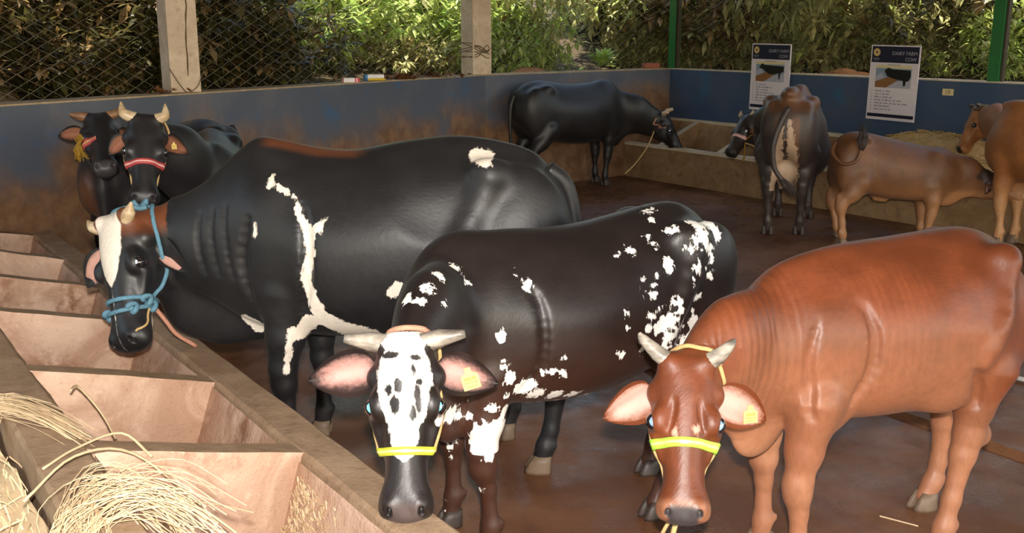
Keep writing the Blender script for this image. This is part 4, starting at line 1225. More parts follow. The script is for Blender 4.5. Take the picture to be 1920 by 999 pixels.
c.ear(-1, (-.35, -.75, -.45), (.2, -.9, .2), .13, .07, .4, 'ear_pink', root=(.2, -.19, -.2))
c.ear(1, (-.3, .8, .0), (.2, -.6, .5), .13, .07, .4, 'ear_pink')
c.eyes('eye', look=(0, -.9, .3))
c.hoofs('hoof_brown', sc=.95)
tail(c, [(-.485, -.01, .85), (-.525, -.06, .76), (-.47, -.155, .68), (-.385, -.205, .70), (-.345, -.205, .78), (-.335, -.185, .84)], .018, .014)

# --- tan mother cow at the right edge
c = mother = Cow('cow', 'tan cow cut by the right edge of the photo, nursing the brown calf', 'cow', (4.40, 8.04), 122)
c.coat = mat_coat('coat_tan', (0.29, 0.105, 0.028), (0.62, 0.42, 0.26), (0.52, 0.27, 0.12), dark=(0.02, 0.015, 0.012), rough=0.55)
c.set_head((4.16, 9.20, 1.09), (4.02, 9.16, 0.74), (-0.90, 0.10, 0.42), 0.42)
generic(c, 1.0, 1.04, hump=0.04, feet=((0,0),(0,.06),(.10,.0),(0,.06)), neck_r=.19)
c.S.ell((-.30, 0, .54), (.13, .10, .12), 0.05)
c.head()
def f_mother(c, V, A):
    A['tan'] = (1 - sstep(V[:, 2], .30, .62)) * .8
    h = c.hc(V)
    muzzle_dark(c, V, A)
c.finish(0.02, 0.013, fields=f_mother)
c.ear(1, (.1, -.9, -.3), (-.6, -.6, .2), .16, .09, .4, 'ear_brown')
c.ear(-1, (.2, .9, -.2), (-.6, .2, .3), .16, .09, .4, 'ear_brown')
c.horn(1, [(0, -.01, 0), (-.05, .05, .04), (-.06, .06, .12)], [.055, .05, .02], 'horn_dark')
c.horn(-1, [(0, -.01, 0), (-.05, .05, .04), (-.06, .06, .12)], [.055, .05, .02], 'horn_dark')
c.eyes('eye')
c.hoofs('hoof_brown')
tail(c, [(-.68, 0, 1.03), (-.73, 0, .9), (-.73, .02, .7), (-.71, .02, .5)], mat=None)

# --- two black cows by the left wall
c = blackA = Cow('cow', 'black cow at the far left with brown horns, partly behind another', 'cow', (-2.43, 6.96), -119.4)
c.coat = mat_coat('coat_black_left', (0.014, 0.012, 0.013), (0.2, 0.1, 0.05), (0.16, 0.06, 0.025), dark=(0.05, 0.042, 0.045), rough=0.46)
c.set_head((-2.62, 6.45, 1.255), (-2.44, 6.06, 0.955), (0.20, -0.52, 0.83), 0.50)
generic(c, .93, 1.0, hump=0.0, neck_r=.20)
c.head()
def f_A(c, V, A):
    muzzle_dark(c, V, A)
    A['tan'] = np.maximum(A['tan'], .6 * (1 - sstep(np.abs(V[:, 1]), .04, .12)) * (V[:, 0] > .5) * (1 - sstep(V[:, 2], .75, .95)))
c.finish(0.02, 0.011, fields=f_A)
c.ear(-1, (-.95, -.05, -.05), (.2, -.9, .3), .17, .10, .4, 'ear_brown')
c.ear(1, (.8, -.25, -.5), (.0, -.93, .3), .17, .11, .4, 'ear_brown')
c.horn(-1, [(0, -.01, 0), (-.02, .09, .01), (-.05, .20, .03)], [.062, .055, .012], 'horn_brown')
c.horn(1, [(0, -.01, 0), (-.03, .09, .01), (-.13, .17, .03)], [.062, .055, .012], 'horn_brown')
c.eyes('eyeshine_white', look=(.1, -.9, .2), iris=.35)
c.hoofs('hoof_dark')
tail(c, [(-.70, 0, 1.06), (-.75, 0, .95), (-.75, .0, .7), (-.73, 0, .5)])

c = blackB = Cow('cow', 'black cow facing us with a red striped noseband and yellow ear tag', 'cow', (-1.84, 6.22), -72.5)
c.coat = blackA.coat
c.set_head((-1.895, 5.285, 1.333), (-1.848, 5.03, 0.92), (0.32, -0.80, 0.51), 0.48)
generic(c, .90, 1.0, hump=0.0, neck_r=.19, hw=.85)
c.head()
c.finish(0.02, 0.010, fields=lambda c, V, A: muzzle_dark(c, V, A, .9, .5))
c.ear(-1, (-.55, -.3, -.5), (.1, -.93, .3), .13, .09, .4, 'ear_brown')
c.ear(1, (.75, -.3, -.35), (.0, -.93, .3), .16, .10, .4, 'ear_brown', tag=(.5, (.05, -.05, -1), .028, .012))
c.horn(-1, [(0, -.01, 0), (-.04, .10, .03), (-.16, .13, .05)], [.065, .055, .010], 'horn_pale')
c.horn(1, [(0, -.01, 0), (-.04, .07, .03), (-.17, .07, .05)], [.065, .055, .010], 'horn_pale')
c.eyes('eyeshine_white', look=(.3, -.9, .2), iris=.42)
c.hoofs('hoof_dark')
tail(c, [(-.68, 0, 1.06), (-.73, 0, .95), (-.73, .0, .7), (-.71, 0, .5)])

# ------------------------------------------------------------------ halters, bands and ropes
def cheek(c, x, mat='rope_tan', r=0.006, off=0.004, up=(.10, .215, -.30), sides=(-1, 1)):
    for sd in sides:
        c.strap('cheek_rope', [c.H(x, sd*.15, -.16), c.H(x - .12, sd*.19, -.22), c.H((x + up[0]) / 2, sd*.21, -.27), c.H(up[0] + .04, sd*up[1], up[2]), c.H(.0, sd*.13, -.28)], r, mat, off)
def pollrope(c, mat='rope_tan', r=0.007):
    c.strap('poll_rope', [c.H(.0, .13, -.28), c.H(-.03, .10, -.16), c.H(-.05, 0, -.10), c.H(-.03, -.10, -.16), c.H(.0, -.13, -.28)], r, mat, .005)

c = spot
c.band('noseband', .635, .024, ('yellowband', 'yellowband2'), -.25, PI + .25, label='yellow plastic noseband')
cheek(c, .63); pollrope(c, 'rope_pink', .009)
c = brown
c.band('noseband', .555, .027, ('lime', 'lime2'), -.12, PI + .22, tilt=-.02, label='bright lime green noseband')
cheek(c, .55)
for sd in (-1, 1): c.strap('chin_rope', [c.H(.55, sd*.155, -.18), c.H(.70, sd*.135, -.23), c.H(.82, sd*.12, -.26), c.H(.88, sd*.02, -.30)], .006, 'rope_tan', .004)
pollrope(c)
P0 = Vector(c.H(.90, .0, -.30))
c.strap('lead_rope', [P0, P0 + Vector((.03, .01, -.07)), P0 + Vector((.05, .02, -.16)), P0 + Vector((.06, .05, -.26))], .008, 'rope_tan', snap=False)
c.strap('lead_rope', [P0, P0 + Vector((.04, -.02, -.07)), P0 + Vector((.07, -.03, -.16)), P0 + Vector((.10, -.02, -.25))], .006, 'rope_tan', snap=False)
c = big
for x in (.655, .72):
    m = MB(); m.tube([tuple(p) for p in c.ring(x, .005, tilt=.03 if x > .7 else .0)], .0095, 7, 0, True)
    m.build('nose_rope', M['rope_blue'], c.root, True)
for sd in (-1, 1):
    c.strap('cheek_rope', [c.H(.72, sd*.13, -.22), c.H(.55, sd*.17, -.30), c.H(.38, sd*.19, -.33), c.H(.2, sd*.21, -.32), c.H(.05, sd*.15, -.30), c.H(-.03, sd*.10, -.2)], .009, 'rope_blue', .005)
    for k, q in enumerate([c.H(.715, sd*.135, -.215), c.H(.67, sd*.14, -.16), c.H(.735, sd*.10, -.07)]):
        P = c.S.snap([q], .010)[0]; m = MB()
        m.tube([P + np.array([math.cos(a), math.sin(2*a)*.6, math.sin(a)]) * .017 for a in np.linspace(0, 2*PI, 12, endpoint=False)], .011, 6, 0, True)
        m.build('knot', M['rope_blue'], c.root, True)
c.strap('poll_rope', [c.H(.02, .16, -.25), c.H(-.05, .11, -.15), c.H(-.06, 0, -.10), c.H(-.05, -.11, -.15)], .010, 'rope_blue', .006)
c.strap('neck_rope', [c.H(-.03, .10, -.20), c.H(-.02, .14, -.34), c.H(.06, .20, -.46), c.H(.2, .20, -.56)], .009, 'rope_blue', .006)
kn = c.S.snap([c.H(-.03, .11, -.22)], .014)[0]
for q in range(3):
    m = MB(); m.tube([kn + np.array([math.cos(a)*.022, math.sin(a + q)*.018, math.sin(2*a + q)*.015 + q*.008 - .01]) for a in np.linspace(0, 2*PI, 14, endpoint=False)], .010, 6, 0, True)
    m.build('knot', M['rope_blue'], c.root, True)
c.strap('nose_string', [c.H(.73, .14, -.21), c.H(.80, .15, -.17), c.H(.88, .14, -.12), c.H(.93, .09, -.04)], .005, 'rope_tan', .004)
q0 = c.S.snap([c.H(.72, .10, -.30)], .008)[0]
tgt = c.w2l(tp(-1.26, .06, .462)); mid_ = (q0 * .5 + tgt * .5) + np.array([0, 0, -.03])
c.strap('lead_rope', [q0, q0 * .75 + tgt * .25 + np.array([0, 0, -.015]), mid_, tgt], .009, 'rope_pink', snap=False)
c = blackB
c.band('noseband', .56, .032, ('redband', 'redband2'), .05, PI - .05, label='red noseband with a pale stripe')
cheek(c, .56, r=.006)
for sd in (-1, 1): c.strap('chin_rope', [c.H(.56, sd*.15, -.17), c.H(.74, sd*.12, -.24), c.H(.84, sd*.04, -.31), c.H(1.0, sd*.06, -.40)], .006, 'rope_tan', .004, snap=False)
c = blackA
c.band('noseband', .50, .03, ('redband', 'rope_tan'), PI*.62, PI*.98)
def tassel(c, pos, length, n=22, mat='fringe', name='tassel'):
    m = MB(); rr = random.Random(9); p = Vector(pos)
    for i in range(n):
        o = Vector((rr.gauss(0, .010), rr.gauss(0, .010), 0)); e = Vector((rr.gauss(0, .028), rr.gauss(0, .028), -length * rr.uniform(.7, 1)))
        m.tube([p, p + o * 1.4 + Vector((0, 0, -length * .4)), p + e], [.006, .007, .003], 4)
    return m.build(name, M[mat], c.root)
t_ = c.H(.47, -.26, -.08); tassel(c, t_, .12)
tassel(c, c.H(.40, -.23, -.02), .07, 12)
c = rear
c.band('noseband', .56, .03, ('redband2', 'redband2'), .05, PI - .05, label='pink noseband')
cheek(c, .56, r=.007, mat='fringe')
q0 = c.H(.62, .16, -.22)
c.strap('lead_rope', [q0, q0 + c.d2l((.12, .05, -.05)), q0 + c.d2l((.26, .06, -.17)), q0 + c.d2l((.36, .10, -.30))], .008, 'rope_tan', snap=False)
c.strap('rope_end', [q0, q0 + np.array([0, 0, -.10]), q0 + np.array([.0, .01, -.19])], .008, 'fringe', snap=False)
c = far
cheek(c, .30, r=.009, mat='rope_pink', up=(.05, .19, -.36))
q0 = c.S.snap([c.H(.22, -.12, -.42)], .01)[0]
c.strap('lead_rope', [q0, q0 + c.d2l((-.08, -.10, -.16)), q0 + c.d2l((-.22, -.20, -.34)), q0 + c.d2l((-.36, -.30, -.46))], .008, 'rope_tan', snap=False)
c = mother
c.strap('collar', [c.H(.05, a, b) for a, b in ((.10, -.05), (.24, -.28), (.22, -.55))], .012, 'horn_dark', .008)

# ------------------------------------------------------------------ columns, posts, wire mesh
def gridbox(m, ctr, w, d, z0, z1, mi=0):
    p = [ctr - Nn * (w/2) - U * (d/2), ctr + Nn * (w/2) - U * (d/2), ctr + Nn * (w/2) + U * (d/2), ctr - Nn * (w/2) + U * (d/2)]
    p = p[::-1]
    m.hexa([Vector((q.x, q.y, z0)) for q in p], [Vector((q.x, q.y, z1)) for q in p], mi)
def on_wall(a, d, px):                      # point of a wall line at a picture column, used once to read off positions
    k = (px - 960) / 1951.0
    t = (k * a.y - a.x) / (d.x - k * d.y)
    return a + d * t
colA = Vector((-2.455, 7.92, 0)) + outA * .135
colB = Vector((-0.285, 11.17, 0)) + (outA + outB).normalized() * .14
def vine(m, base, n, h, face, seed, spread=.10):
    r = random.Random(seed)
    for i in range(n):
        x = r.uniform(-spread, spread); z = 0; P = []
        zz = r.uniform(.0, .3)
        for k in range(9):
            P.append(base + Nn * x + U * (face + .003) + Vector((0, 0, zz)))
            x += r.gauss(0, .012); zz += h / 9 * r.uniform(.6, 1.2)
        m.tube(P, [.0045 * (1 - .06 * k) for k in range(9)], 5)
for ctr, w, lab in ((colA, .228, 'square plastered concrete column nearest the left edge, with a dark vertical crack'), (colB, .237, 'square plastered concrete column left of the centre, wound with dry vines')):
    c0 = empty('concrete_column', lab, 'column', (ctr.x, ctr.y, WALL_H + .012))
    m = MB()
    gridbox(m, Vector((0, 0, 0)), w, w, 0, 3.3 - WALL_H - .014)
    m.build('shaft', M['column'], c0)
    m = MB()
    if ctr is colA:
        r = random.Random(4); x = .02; P = []
        for k in range(16):
            P.append(Nn * x + U * (w/2 + .001) + Vector((0, 0, .12 + k * .075))); x += r.gauss(0, .007)
        m.tube(P, [.003 + .004 * abs(math.sin(k * 1.9)) for k in range(16)], 5)
        m.build('crack_root', M['bark'], c0)
        m = MB(); m.tube(smoothline([Nn * -.12 + U * .118 + Vector((0, 0, .18)), Nn * -.06 + U * .13 + Vector((0, 0, .07)), Nn * .0 + U * .13 + Vector((0, 0, .0)), Nn * .08 + U * .128 + Vector((0, 0, .04)), Nn * .13 + U * .12 + Vector((0, 0, .14))], 5), .004, 5)
        m.build('dry_vine', M['bark'], c0)
    else:
        r = random.Random(8)
        for k in range(7):
            z = .22 + r.uniform(-.06, .10); a0 = r.uniform(-.25, -.05)
            L_ = [Nn * (-.13 + a0 * .6) - U * .02, Nn * -.125 + U * .10, Nn * -.05 + U * .128, Nn * .06 + U * .126, Nn * .13 + U * .09, Nn * (.16 + r.uniform(0, .12)) - U * .03]
            m.tube(smoothline([p + Vector((0, 0, z + r.gauss(0, .03))) for p in L_], 5), .0045, 5)
        m.build('dry_vine', M['bark'], c0)

def post(ctr, lab):
    c0 = empty('steel_post', lab, 'post', (ctr.x, ctr.y, WALL_H + .012))
    z1 = 3.3 - WALL_H - .014
    m = MB(); gridbox(m, -Nn * .045, .012, .11, 0, z1); m.build('flange', M['green'], c0)
    m = MB(); gridbox(m, Nn * .045, .012, .11, 0, z1); m.build('flange', M['green'], c0)
    m = MB(); gridbox(m, Vector((0, 0, 0)), .078, .012, 0, z1); m.build('web', M['darksteel'], c0)
    m = MB(); gridbox(m, U * .066, .05, .02, 0, z1); m.build('rail', M['darksteel'], c0)
postA = CORNER + Nn * .09 + outB * .03
postB = CORNER + U * 4.24 + Nn * .10
post(postA, 'green painted steel post standing at the corner of the blue walls')
post(postB, 'green and brown steel post standing on the right wall near the photo edge')

def chainlink(lab, a, b, z0=WALL_H + .016, z1=2.75, pitch=.085, r=.0028):
    d = (b - a); L_ = d.length; d.normalize(); nrm = Vector((-d.y, d.x, 0))
    V = []; F = []
    nw = int(L_ / pitch); ns = int((z1 - z0) / (pitch / 2))
    for i in range(nw):
        x0 = (i + .5) * pitch
        pts = []
        for k in range(ns + 1):
            s_ = -1 if (k + i) % 2 else 1
            pts.append((x0 + s_ * pitch * .5, z0 + k * pitch / 2, (.003 if s_ > 0 else -.003)))
        b0 = len(V)
        for k, (x, z, o) in enumerate(pts):
            p = a + d * x + nrm * o
            V += [(p.x + d.x*0 + nrm.x*r, p.y + nrm.y*r, z), (p.x - d.x*r - nrm.x*r*.6, p.y - d.y*r - nrm.y*r*.6, z), (p.x + d.x*r - nrm.x*r*.6, p.y + d.y*r - nrm.y*r*.6, z)]
        for k in range(ns):
            for q in range(3):
                q2 = (q + 1) % 3
                F.append((b0+k*3+q, b0+k*3+q2, b0+k*3+3+q2, b0+k*3+3+q))
    return setprops(mesh_obj('chain_link_fence', V, F, M['wire']), lab, 'fence')
chainlink('chain-link mesh on the left wall, from the left edge to the first column', LEFT + dA * 1.0 + outA * .17, colA - dA * .16 + outA * .03)
chainlink('chain-link mesh between the two plastered columns', colA + dA * .17 + outA * .03, colB - dA * .20)
chainlink('chain-link mesh between the vine-wound column and the green corner post', colB + dB * .20, CORNER + outB * .16 - dB * .10)
chainlink('chain-link mesh behind the two posters on the right wall', CORNER + Nn * .14 + U * .12, CORNER + Nn * .14 + U * 4.14)
chainlink('chain-link mesh right of the second steel post', CORNER + Nn * .14 + U * 4.34, CORNER + Nn * .14 + U * 9)

# ------------------------------------------------------------------ posters and number plate
P_ = lambda n, col, r=.5: plain(n, col, r, .3, .04, 30)
M['pw'] = P_('poster_white', (0.62, 0.56, 0.60)); M['pn'] = P_('poster_navy', (0.012, 0.013, 0.032)); M['pg'] = P_('poster_gold', (0.52, 0.33, 0.10))
M['pt'] = P_('poster_lettering', (0.33, 0.32, 0.36)); M['pk'] = P_('poster_ink', (0.16, 0.14, 0.18)); M['pblk'] = P_('poster_black', (0.010, 0.009, 0.008))
M['psky'] = P_('poster_bluegrey', (0.20, 0.26, 0.34)); M['pbr'] = P_('poster_brown', (0.22, 0.10, 0.04)); M['pcr'] = P_('poster_cream', (0.60, 0.50, 0.28)); M['pfl'] = P_('poster_floor', (0.36, 0.35, 0.42))
def text(body, size, mat, parent, loc, align='RIGHT', name='lettering'):
    f = bpy.data.curves.new(name, 'FONT'); f.body = body; f.size = size; f.align_x = align; f.extrude = .0004
    t_ = bpy.data.objects.new(name, f); C.objects.link(t_)
    me = bpy.data.meshes.new_from_object(t_.evaluated_get(bpy.context.evaluated_depsgraph_get()))
    bpy.data.objects.remove(t_); me.name = name; me.materials.clear(); me.materials.append(mat)
    o = bpy.data.objects.new(name, me); o.parent = parent; o.location = loc; o.rotation_euler = (PI/2, 0, 0)
    C.objects.link(o); return o
def poster(t, lab, flip, tilt):
    """local x along the wall to the viewer's right, -y out of the wall"""
    w, h = .56, .745
    p = CORNER + U * t - Nn * .035; 
    r = empty('poster', lab, 'poster', (p.x, p.y, .865), math.atan2(U.y, U.x))
    r.rotation_euler = (tilt[0], tilt[1], math.atan2(U.y, U.x))
    m = MB(); m.box((-w/2, -.004, 0), (w/2, .006, h)); m.build('board', M['pw'], r)
    def flat(name, polys, y, par=r):
        m = MB(); mats = []
        for q, mt in polys:
            if mt not in mats: mats.append(mt)
            m.add([(a, y, b) for a, b in q], [tuple(range(len(q)))], mats.index(mt))
        return m.build(name, [M[k] for k in mats], par)
    R_ = lambda a, b, c_, d: [(a, b), (c_, b), (c_, d), (a, d)]
    flat('header', [(R_(-w/2 + .012, h - .172, w/2 - .012, h - .012), 'pn')], -.0045)
    flat('footer', [(R_(-w/2 + .012, .028, w/2 - .012, .062), 'pn')], -.0045)
    cx, cz = -w/2 + .068, h - .072
    circ = lambda rr, n=20: [(cx + rr * math.cos(2*PI*i/n), cz + rr * math.sin(2*PI*i/n)) for i in range(n)]
    flat('emblem', [(circ(.040), 'pg')], -.0050); flat('emblem', [(circ(.028), 'pcr')], -.0054); flat('emblem', [(circ(.016), 'pbr')], -.0058)
    flat('emblem_caption', [(R_(cx - .04, cz - .066, cx + .036, cz - .056), 'pk'), (R_(cx - .03, cz - .08, cx + .03, cz - .072), 'pk')], -.0050)
    text('DAIRY FARM', .050, M['pt'], r, (w/2 - .03, -.0052, h - .095)); text('COW', .050, M['pt'], r, (w/2 - .035, -.0052, h - .152))
    m = MB(); rr = random.Random(int(t * 10))
    x = -.075
    while x < .07:
        ww = rr.uniform(.009, .015); m.add([(x, -.005, h - .207), (x + ww, -.005, h - .207), (x + ww, -.005, h - .189), (x, -.005, h - .189)], [(0, 1, 2, 3)]); x += ww + .003
    for k, n in enumerate((3, 4, 4, 5, 7, 3, 4)):
        z = .285 - k * .0305; x = -w/2 + .085
        m.add([(x - .045, -.005, z), (x - .035, -.005, z), (x - .035, -.005, z + .010), (x - .045, -.005, z + .010)], [(0, 1, 2, 3)])
        for i in range(n):
            ww = rr.uniform(.025, .075) if i % 2 == 0 else rr.uniform(.010, .04)
            if x + ww > w/2 - .02: break
            y0 = x
            while y0 < x + ww:
                lw = rr.uniform(.005, .009); hh = rr.choice((.009, .009, .014))
                m.add([(y0, -.005, z), (y0 + lw, -.005, z), (y0 + lw, -.005, z + hh), (y0, -.005, z + hh)], [(0, 1, 2, 3)]); y0 += lw + .002
            x += ww + .016
    m.build('small_print', M['pk'], r)
    a, b, c_, d = -.205, .325, .205, .325 + .205
    sx = lambda q: [(x, z) for x, z in q]
    polys = [(R_(a, b, c_, d), 'psky'), (R_(a, d - .012, c_, d + .018), 'pcr'), ([(a, b), (c_, b), (c_, b + .095), (a, b + .02)], 'pfl'),
             ([(a, b), (a + .13, b), (a + .30, b + .10), (a + .16, b + .11), (a, b + .055)], 'pbr'), ([(a, b + .062), (a + .11, b + .10), (a + .07, b + .15), (a, b + .11)], 'pfl')]
    for i, (q, mt) in enumerate(polys): flat('picture_panel', [(q, mt)], -.0050 - i * .00035)
    if flip: cow = [(.10, .165), (.125, .19), (.15, .20), (.19, .185), (.40, .18), (.405, .12), (.385, .075), (.355, .07), (.35, .025), (.325, .025), (.32, .075), (.25, .085), (.20, .095), (.135, .115), (.12, .14)]
    else: cow = [(.045, .155), (.075, .19), (.095, .205), (.12, .185), (.40, .175), (.405, .12), (.36, .10), (.35, .035), (.335, .03), (.33, .10), (.28, .085), (.20, .085), (.13, .115), (.10, .14), (.06, .145)]
    flat('picture_cow', [([(a + x, b + z) for x, z in cow], 'pblk')], -.0072)
    return r
poster(1.648, 'poster with navy DAIRY FARM COW header partly behind the thin cow, left of the two', False, (0, .008, 0))
poster(3.24, 'poster with navy DAIRY FARM COW header above the suckling calf, right of the two', True, (0, .012, 0))
pl = CORNER + U * 3.84 - Nn * .012
r = empty('number_plate', 'small cream number plate fixed to the right blue wall beside the right poster', 'plate', (pl.x, pl.y, 1.145), math.atan2(U.y, U.x))
m = MB(); m.box((-.055, -.004, 0), (.055, .008, .062)); m.build('tile', M['pcr'], r)
text('19', .055, M['pbr'], r, (0, -.005, .012), 'CENTER', 'digits')

# ------------------------------------------------------------------ things lying about
def wall_pt(a, d, out, px, off, z):
    p = on_wall(a, d, px) + out * off; p.z = z; return p
def litter(name, lab, cat, px, size, mats, rot, a=LEFT, d=dA, out=outA, off=.06):
    p = wall_pt(a, d, out, px, off, WALL_H + .013)
    r = empty(name, lab, cat, p, rot); sx, sy, sz = size
    m = MB(); m.box((-sx/2, -sy/2, 0), (sx/2, sy/2, sz)); m.build('carton', M[mats[0]], r)
    for x0, x1, k in mats[1]:
        m = MB(); m.box((x0*sx, -sy/2 - .001, -.0005), (x1*sx, sy/2 + .001, sz + .001)); m.build('printed_band', M[k], r)
    return r
M['c_white'] = plain('carton_white', (.72, .70, .72), .6); M['c_red'] = plain('carton_red', (.55, .05, .06), .5); M['c_blue'] = plain('carton_blue', (.02, .16, .38), .5); M['c_yel'] = plain('yellow_plastic', (.62, .42, .02), .4)
ang = math.atan2(dA.y, dA.x)
litter('medicine_carton', 'small white carton with red ends lying on the left wall top', 'carton', 663, (.155, .05, .038), ('c_white', [(-.5, -.46, 'c_red'), (.22, .32, 'c_red'), (.38, .5, 'c_red')]), ang - .5)
litter('medicine_carton', 'larger white carton with a blue end lying on the wall top', 'carton', 713, (.19, .06, .055), ('c_white', [(-.5, -.36, 'c_blue')]), ang - .5, off=.10)
p = wall_pt(LEFT, dA, outA, 708, .03, WALL_H + .013)
m = MB(); m.tube([Vector((-.09, 0, .012)), Vector((-.06, 0, .014)), Vector((.07, 0, .013)), Vector((.10, .01, .010))], [.006, .012, .012, .004], 8)
o = m.build('yellow_tube', M['c_yel'], None, True, p); o.rotation_euler = (0, 0, ang - .5); setprops(o, 'flattened yellow tube on the wall top in front of the larger carton', 'tube')
M['deadleaf'] = plain('dead_leaf', (.20, .075, .02), .8, .2, .4, 14)
def leafheap(lab, p, n, sx, sy, seed, mat='deadleaf'):
    m = MB(); r = random.Random(seed)
    for i in range(n):
        o = Vector((r.gauss(0, sx), r.gauss(0, sy), abs(r.gauss(0, .018)) + .004)); a = r.uniform(0, 2*PI); l = r.uniform(.03, .06); e = Vector((math.cos(a), math.sin(a), r.uniform(-.2, .5))); s_ = Vector((-e.y, e.x, r.uniform(-.3, .3))) * .35
        m.add([o - e*l, o + s_*l, o + e*l, o - s_*l], [(0, 1, 2), (0, 2, 3)])
    o = m.build('dead_leaves', M[mat], None, False, p); setprops(o, lab, 'leaves', None, 'stuff'); return o
leafheap('heap of dry brown leaves on the wall top right of the cartons', wall_pt(LEFT, dA, outA, 765, .10, WALL_H + .013), 120, .09, .05, 3)
leafheap('thin scatter of dry leaves along the wall top by the vine-wound column', wall_pt(LEFT, dA, outA, 825, .08, WALL_H + .013), 70, .16, .04, 5)
leafheap('few reddish leaves on the wall top left of the first column', wall_pt(LEFT, dA, outA, 312, .12, WALL_H + .013), 30, .06, .04, 6)
p = CORNER - dB * .22 + outB * .13
o = mesh_obj('brick', [], [], M['brick'])
m = MB(); m.box((-.105, -.05, 0), (.105, .05, .065)); bpy.data.objects.remove(o)
o = m.build('brick', M['brick'], None, False, (p.x, p.y, WALL_H + .013)); o.rotation_euler = (0, 0, math.atan2(dB.y, dB.x) - .3); setprops(o, 'loose red brick on the back wall top beside the corner post', 'brick')
bm_ = o.modifiers.new('bevel', 'BEVEL'); bm_.width = .006
def mound(lab, p, sx, sy, h, rot, seed):
    m = MB(); r = random.Random(seed); n = 14; k = 6; V = []
    for i in range(k + 1):
        f = i / k
        for j in range(n):
            a = 2*PI*j/n; V.append((sx * math.cos(a) * (1 - f) * r.uniform(.85, 1.1), sy * math.sin(a) * (1 - f) * r.uniform(.85, 1.1), h * math.sin(f * PI / 2) * r.uniform(.85, 1.05)))
    F = [(i*n+j, i*n+(j+1) % n, (i+1)*n+(j+1) % n, (i+1)*n+j) for i in range(k) for j in range(n)]
    m.add(V, F); o = m.build('earth_mound', M['redsoil'], None, True, p); o.rotation_euler = (0, 0, rot); return setprops(o, lab, 'mound')
pipe_a = Vector((1.30, 6.56, .013)); pipe_b = Vector((2.57, 4.98, .013))
m = MB(); dd = (pipe_b - pipe_a); m.tube([pipe_a, pipe_a + dd * .5 + Nn * .01, pipe_b, pipe_b + dd * .5], .0125, 10)
o = m.build('pipe', M['pipe'], None, True); setprops(o, 'thin grey pipe lying on the floor behind the spotted cow and the brown calf', 'pipe')

# ------------------------------------------------------------------ straw and hay
def stalk(m, P, r, n=3):
    m.tube(smoothline(P, 3), r, n, 0, False, False)
def straw_heap(name, lab, n, gen, mat, seed, r=(.0016, .0030), cat='straw'):
    m = MB(); rr = random.Random(seed)
    for i in range(n): stalk(m, gen(rr), rr.uniform(*r))
    o = m.build(name, M[mat]); setprops(o, lab, cat, None, 'stuff'); return o
def g_bundle(rr):                                   # arcs from the alley over the back rim into the first compartment
    e = rr.uniform(0, 1)
    t0 = rr.uniform(.50, .72); s0 = rr.uniform(.86, .98); z0 = .60 + rr.uniform(-.06, .05)
    t1 = .29 + e * .22 + rr.gauss(0, .025); s1 = .84 - e * .05 + rr.gauss(0, .03); z1 = .638 + rr.uniform(0, .045); s1 += rr.gauss(0, .02); t0 += rr.gauss(0, .05)
    t2 = t1 + rr.uniform(.0, .10); s2 = s1 - rr.uniform(.06, .12)
    t3 = t2 + rr.uniform(.04, .18); s3 = s2 - rr.uniform(.02, .10)
    return [tp(t0, s0, z0), tp(t0 * .6 + t1 * .4, s0 - .01, z1 - .012), tp(t1, s1, z1), tp(t2, s2, z1 + rr.uniform(-.015, .01)), tp(t3, s3, z1 - rr.uniform(.02, .09))]
straw_heap('straw', 'tangled bundle of pale straw lying over the near end of the trough back rim', 105, g_bundle, 'straw', 1, (.0008, .0017))
def g_strand(rr):                                   # a strand from the left edge over the rim into the second compartment
    e = rr.uniform(.4, 1.0)
    P = [(-.40, 1.02, .58), (-.46, .95, .64), (-.36, .88, .655), (-.22, .82, .65), (-.10, .755, .61), (-.02, .72, .55)]
    P = P[:3 + int(e * 3)]
    o = (rr.gauss(0, .04), rr.gauss(0, .028), rr.uniform(-.012, .018))
    return [tp(t + o[0] + rr.gauss(0, .014), s + o[1] * (1 - .1 * i), z + o[2] + rr.gauss(0, .006)) for i, (t, s, z) in enumerate(P)]
straw_heap('straw', 'long strand of straw trailing from the left edge over the rim into the trough', 95, g_strand, 'straw', 2, (.0008, .0018))
def g_alley(rr):
    t = rr.uniform(-.45, .9); s = .94 + abs(rr.gauss(0, .22)); z = max(.12, .62 - (s - .90) * .65 + rr.uniform(-.10, .0))
    a = rr.gauss(PI/2, .6); l = rr.uniform(.10, .28); d = (math.cos(a) * l, math.sin(a) * .3 * l)
    ds = rr.gauss(0, .05)
    return [tp(t, s, z), tp(t + d[0]*.5 + .03, s + ds*.5, z - l*.35 + .02), tp(t + d[0] + .06, s + ds, z - l*.75)]
straw_heap('straw', 'loose straw heaped in the feeding passage at the left edge', 700, g_alley, 'straw', 3)
V = []; F = []; rr = random.Random(3)                # the heap under the loose straw
nt, ns_ = 24, 10
for i in range(nt + 1):
    for j in range(ns_ + 1):
        t = -1.1 + 2.3 * i / nt; s = .93 + .9 * j / ns_
        z = max(.0, .52 - (s - .93) * .55 + rr.uniform(-.03, .03)) * min(1, (t + 1.1) / .5)
        V.append(tp(t, s, z))
for i in range(nt):
    for j in range(ns_):
        b = i * (ns_ + 1) + j; F.append((b, b + 1, b + ns_ + 2, b + ns_ + 1))
o = mesh_obj('straw', V, F, M['straw'], None, True); setprops(o, 'packed base of the straw heap in the feeding passage at the left edge', 'straw', None, 'stuff')
def g_muzzle(rr):
    t = -1.05 + rr.gauss(0, .10); s = .50 + rr.gauss(0, .09); a = rr.uniform(0, PI); l = rr.uniform(.05, .13)
    return [tp(t, s, .14 + rr.uniform(0, .04)), tp(t + math.cos(a)*l*.5, s + math.sin(a)*l*.5, .18 + rr.uniform(0, .07)), tp(t + math.cos(a)*l, s + math.sin(a)*l, .15 + rr.uniform(0, .06))]
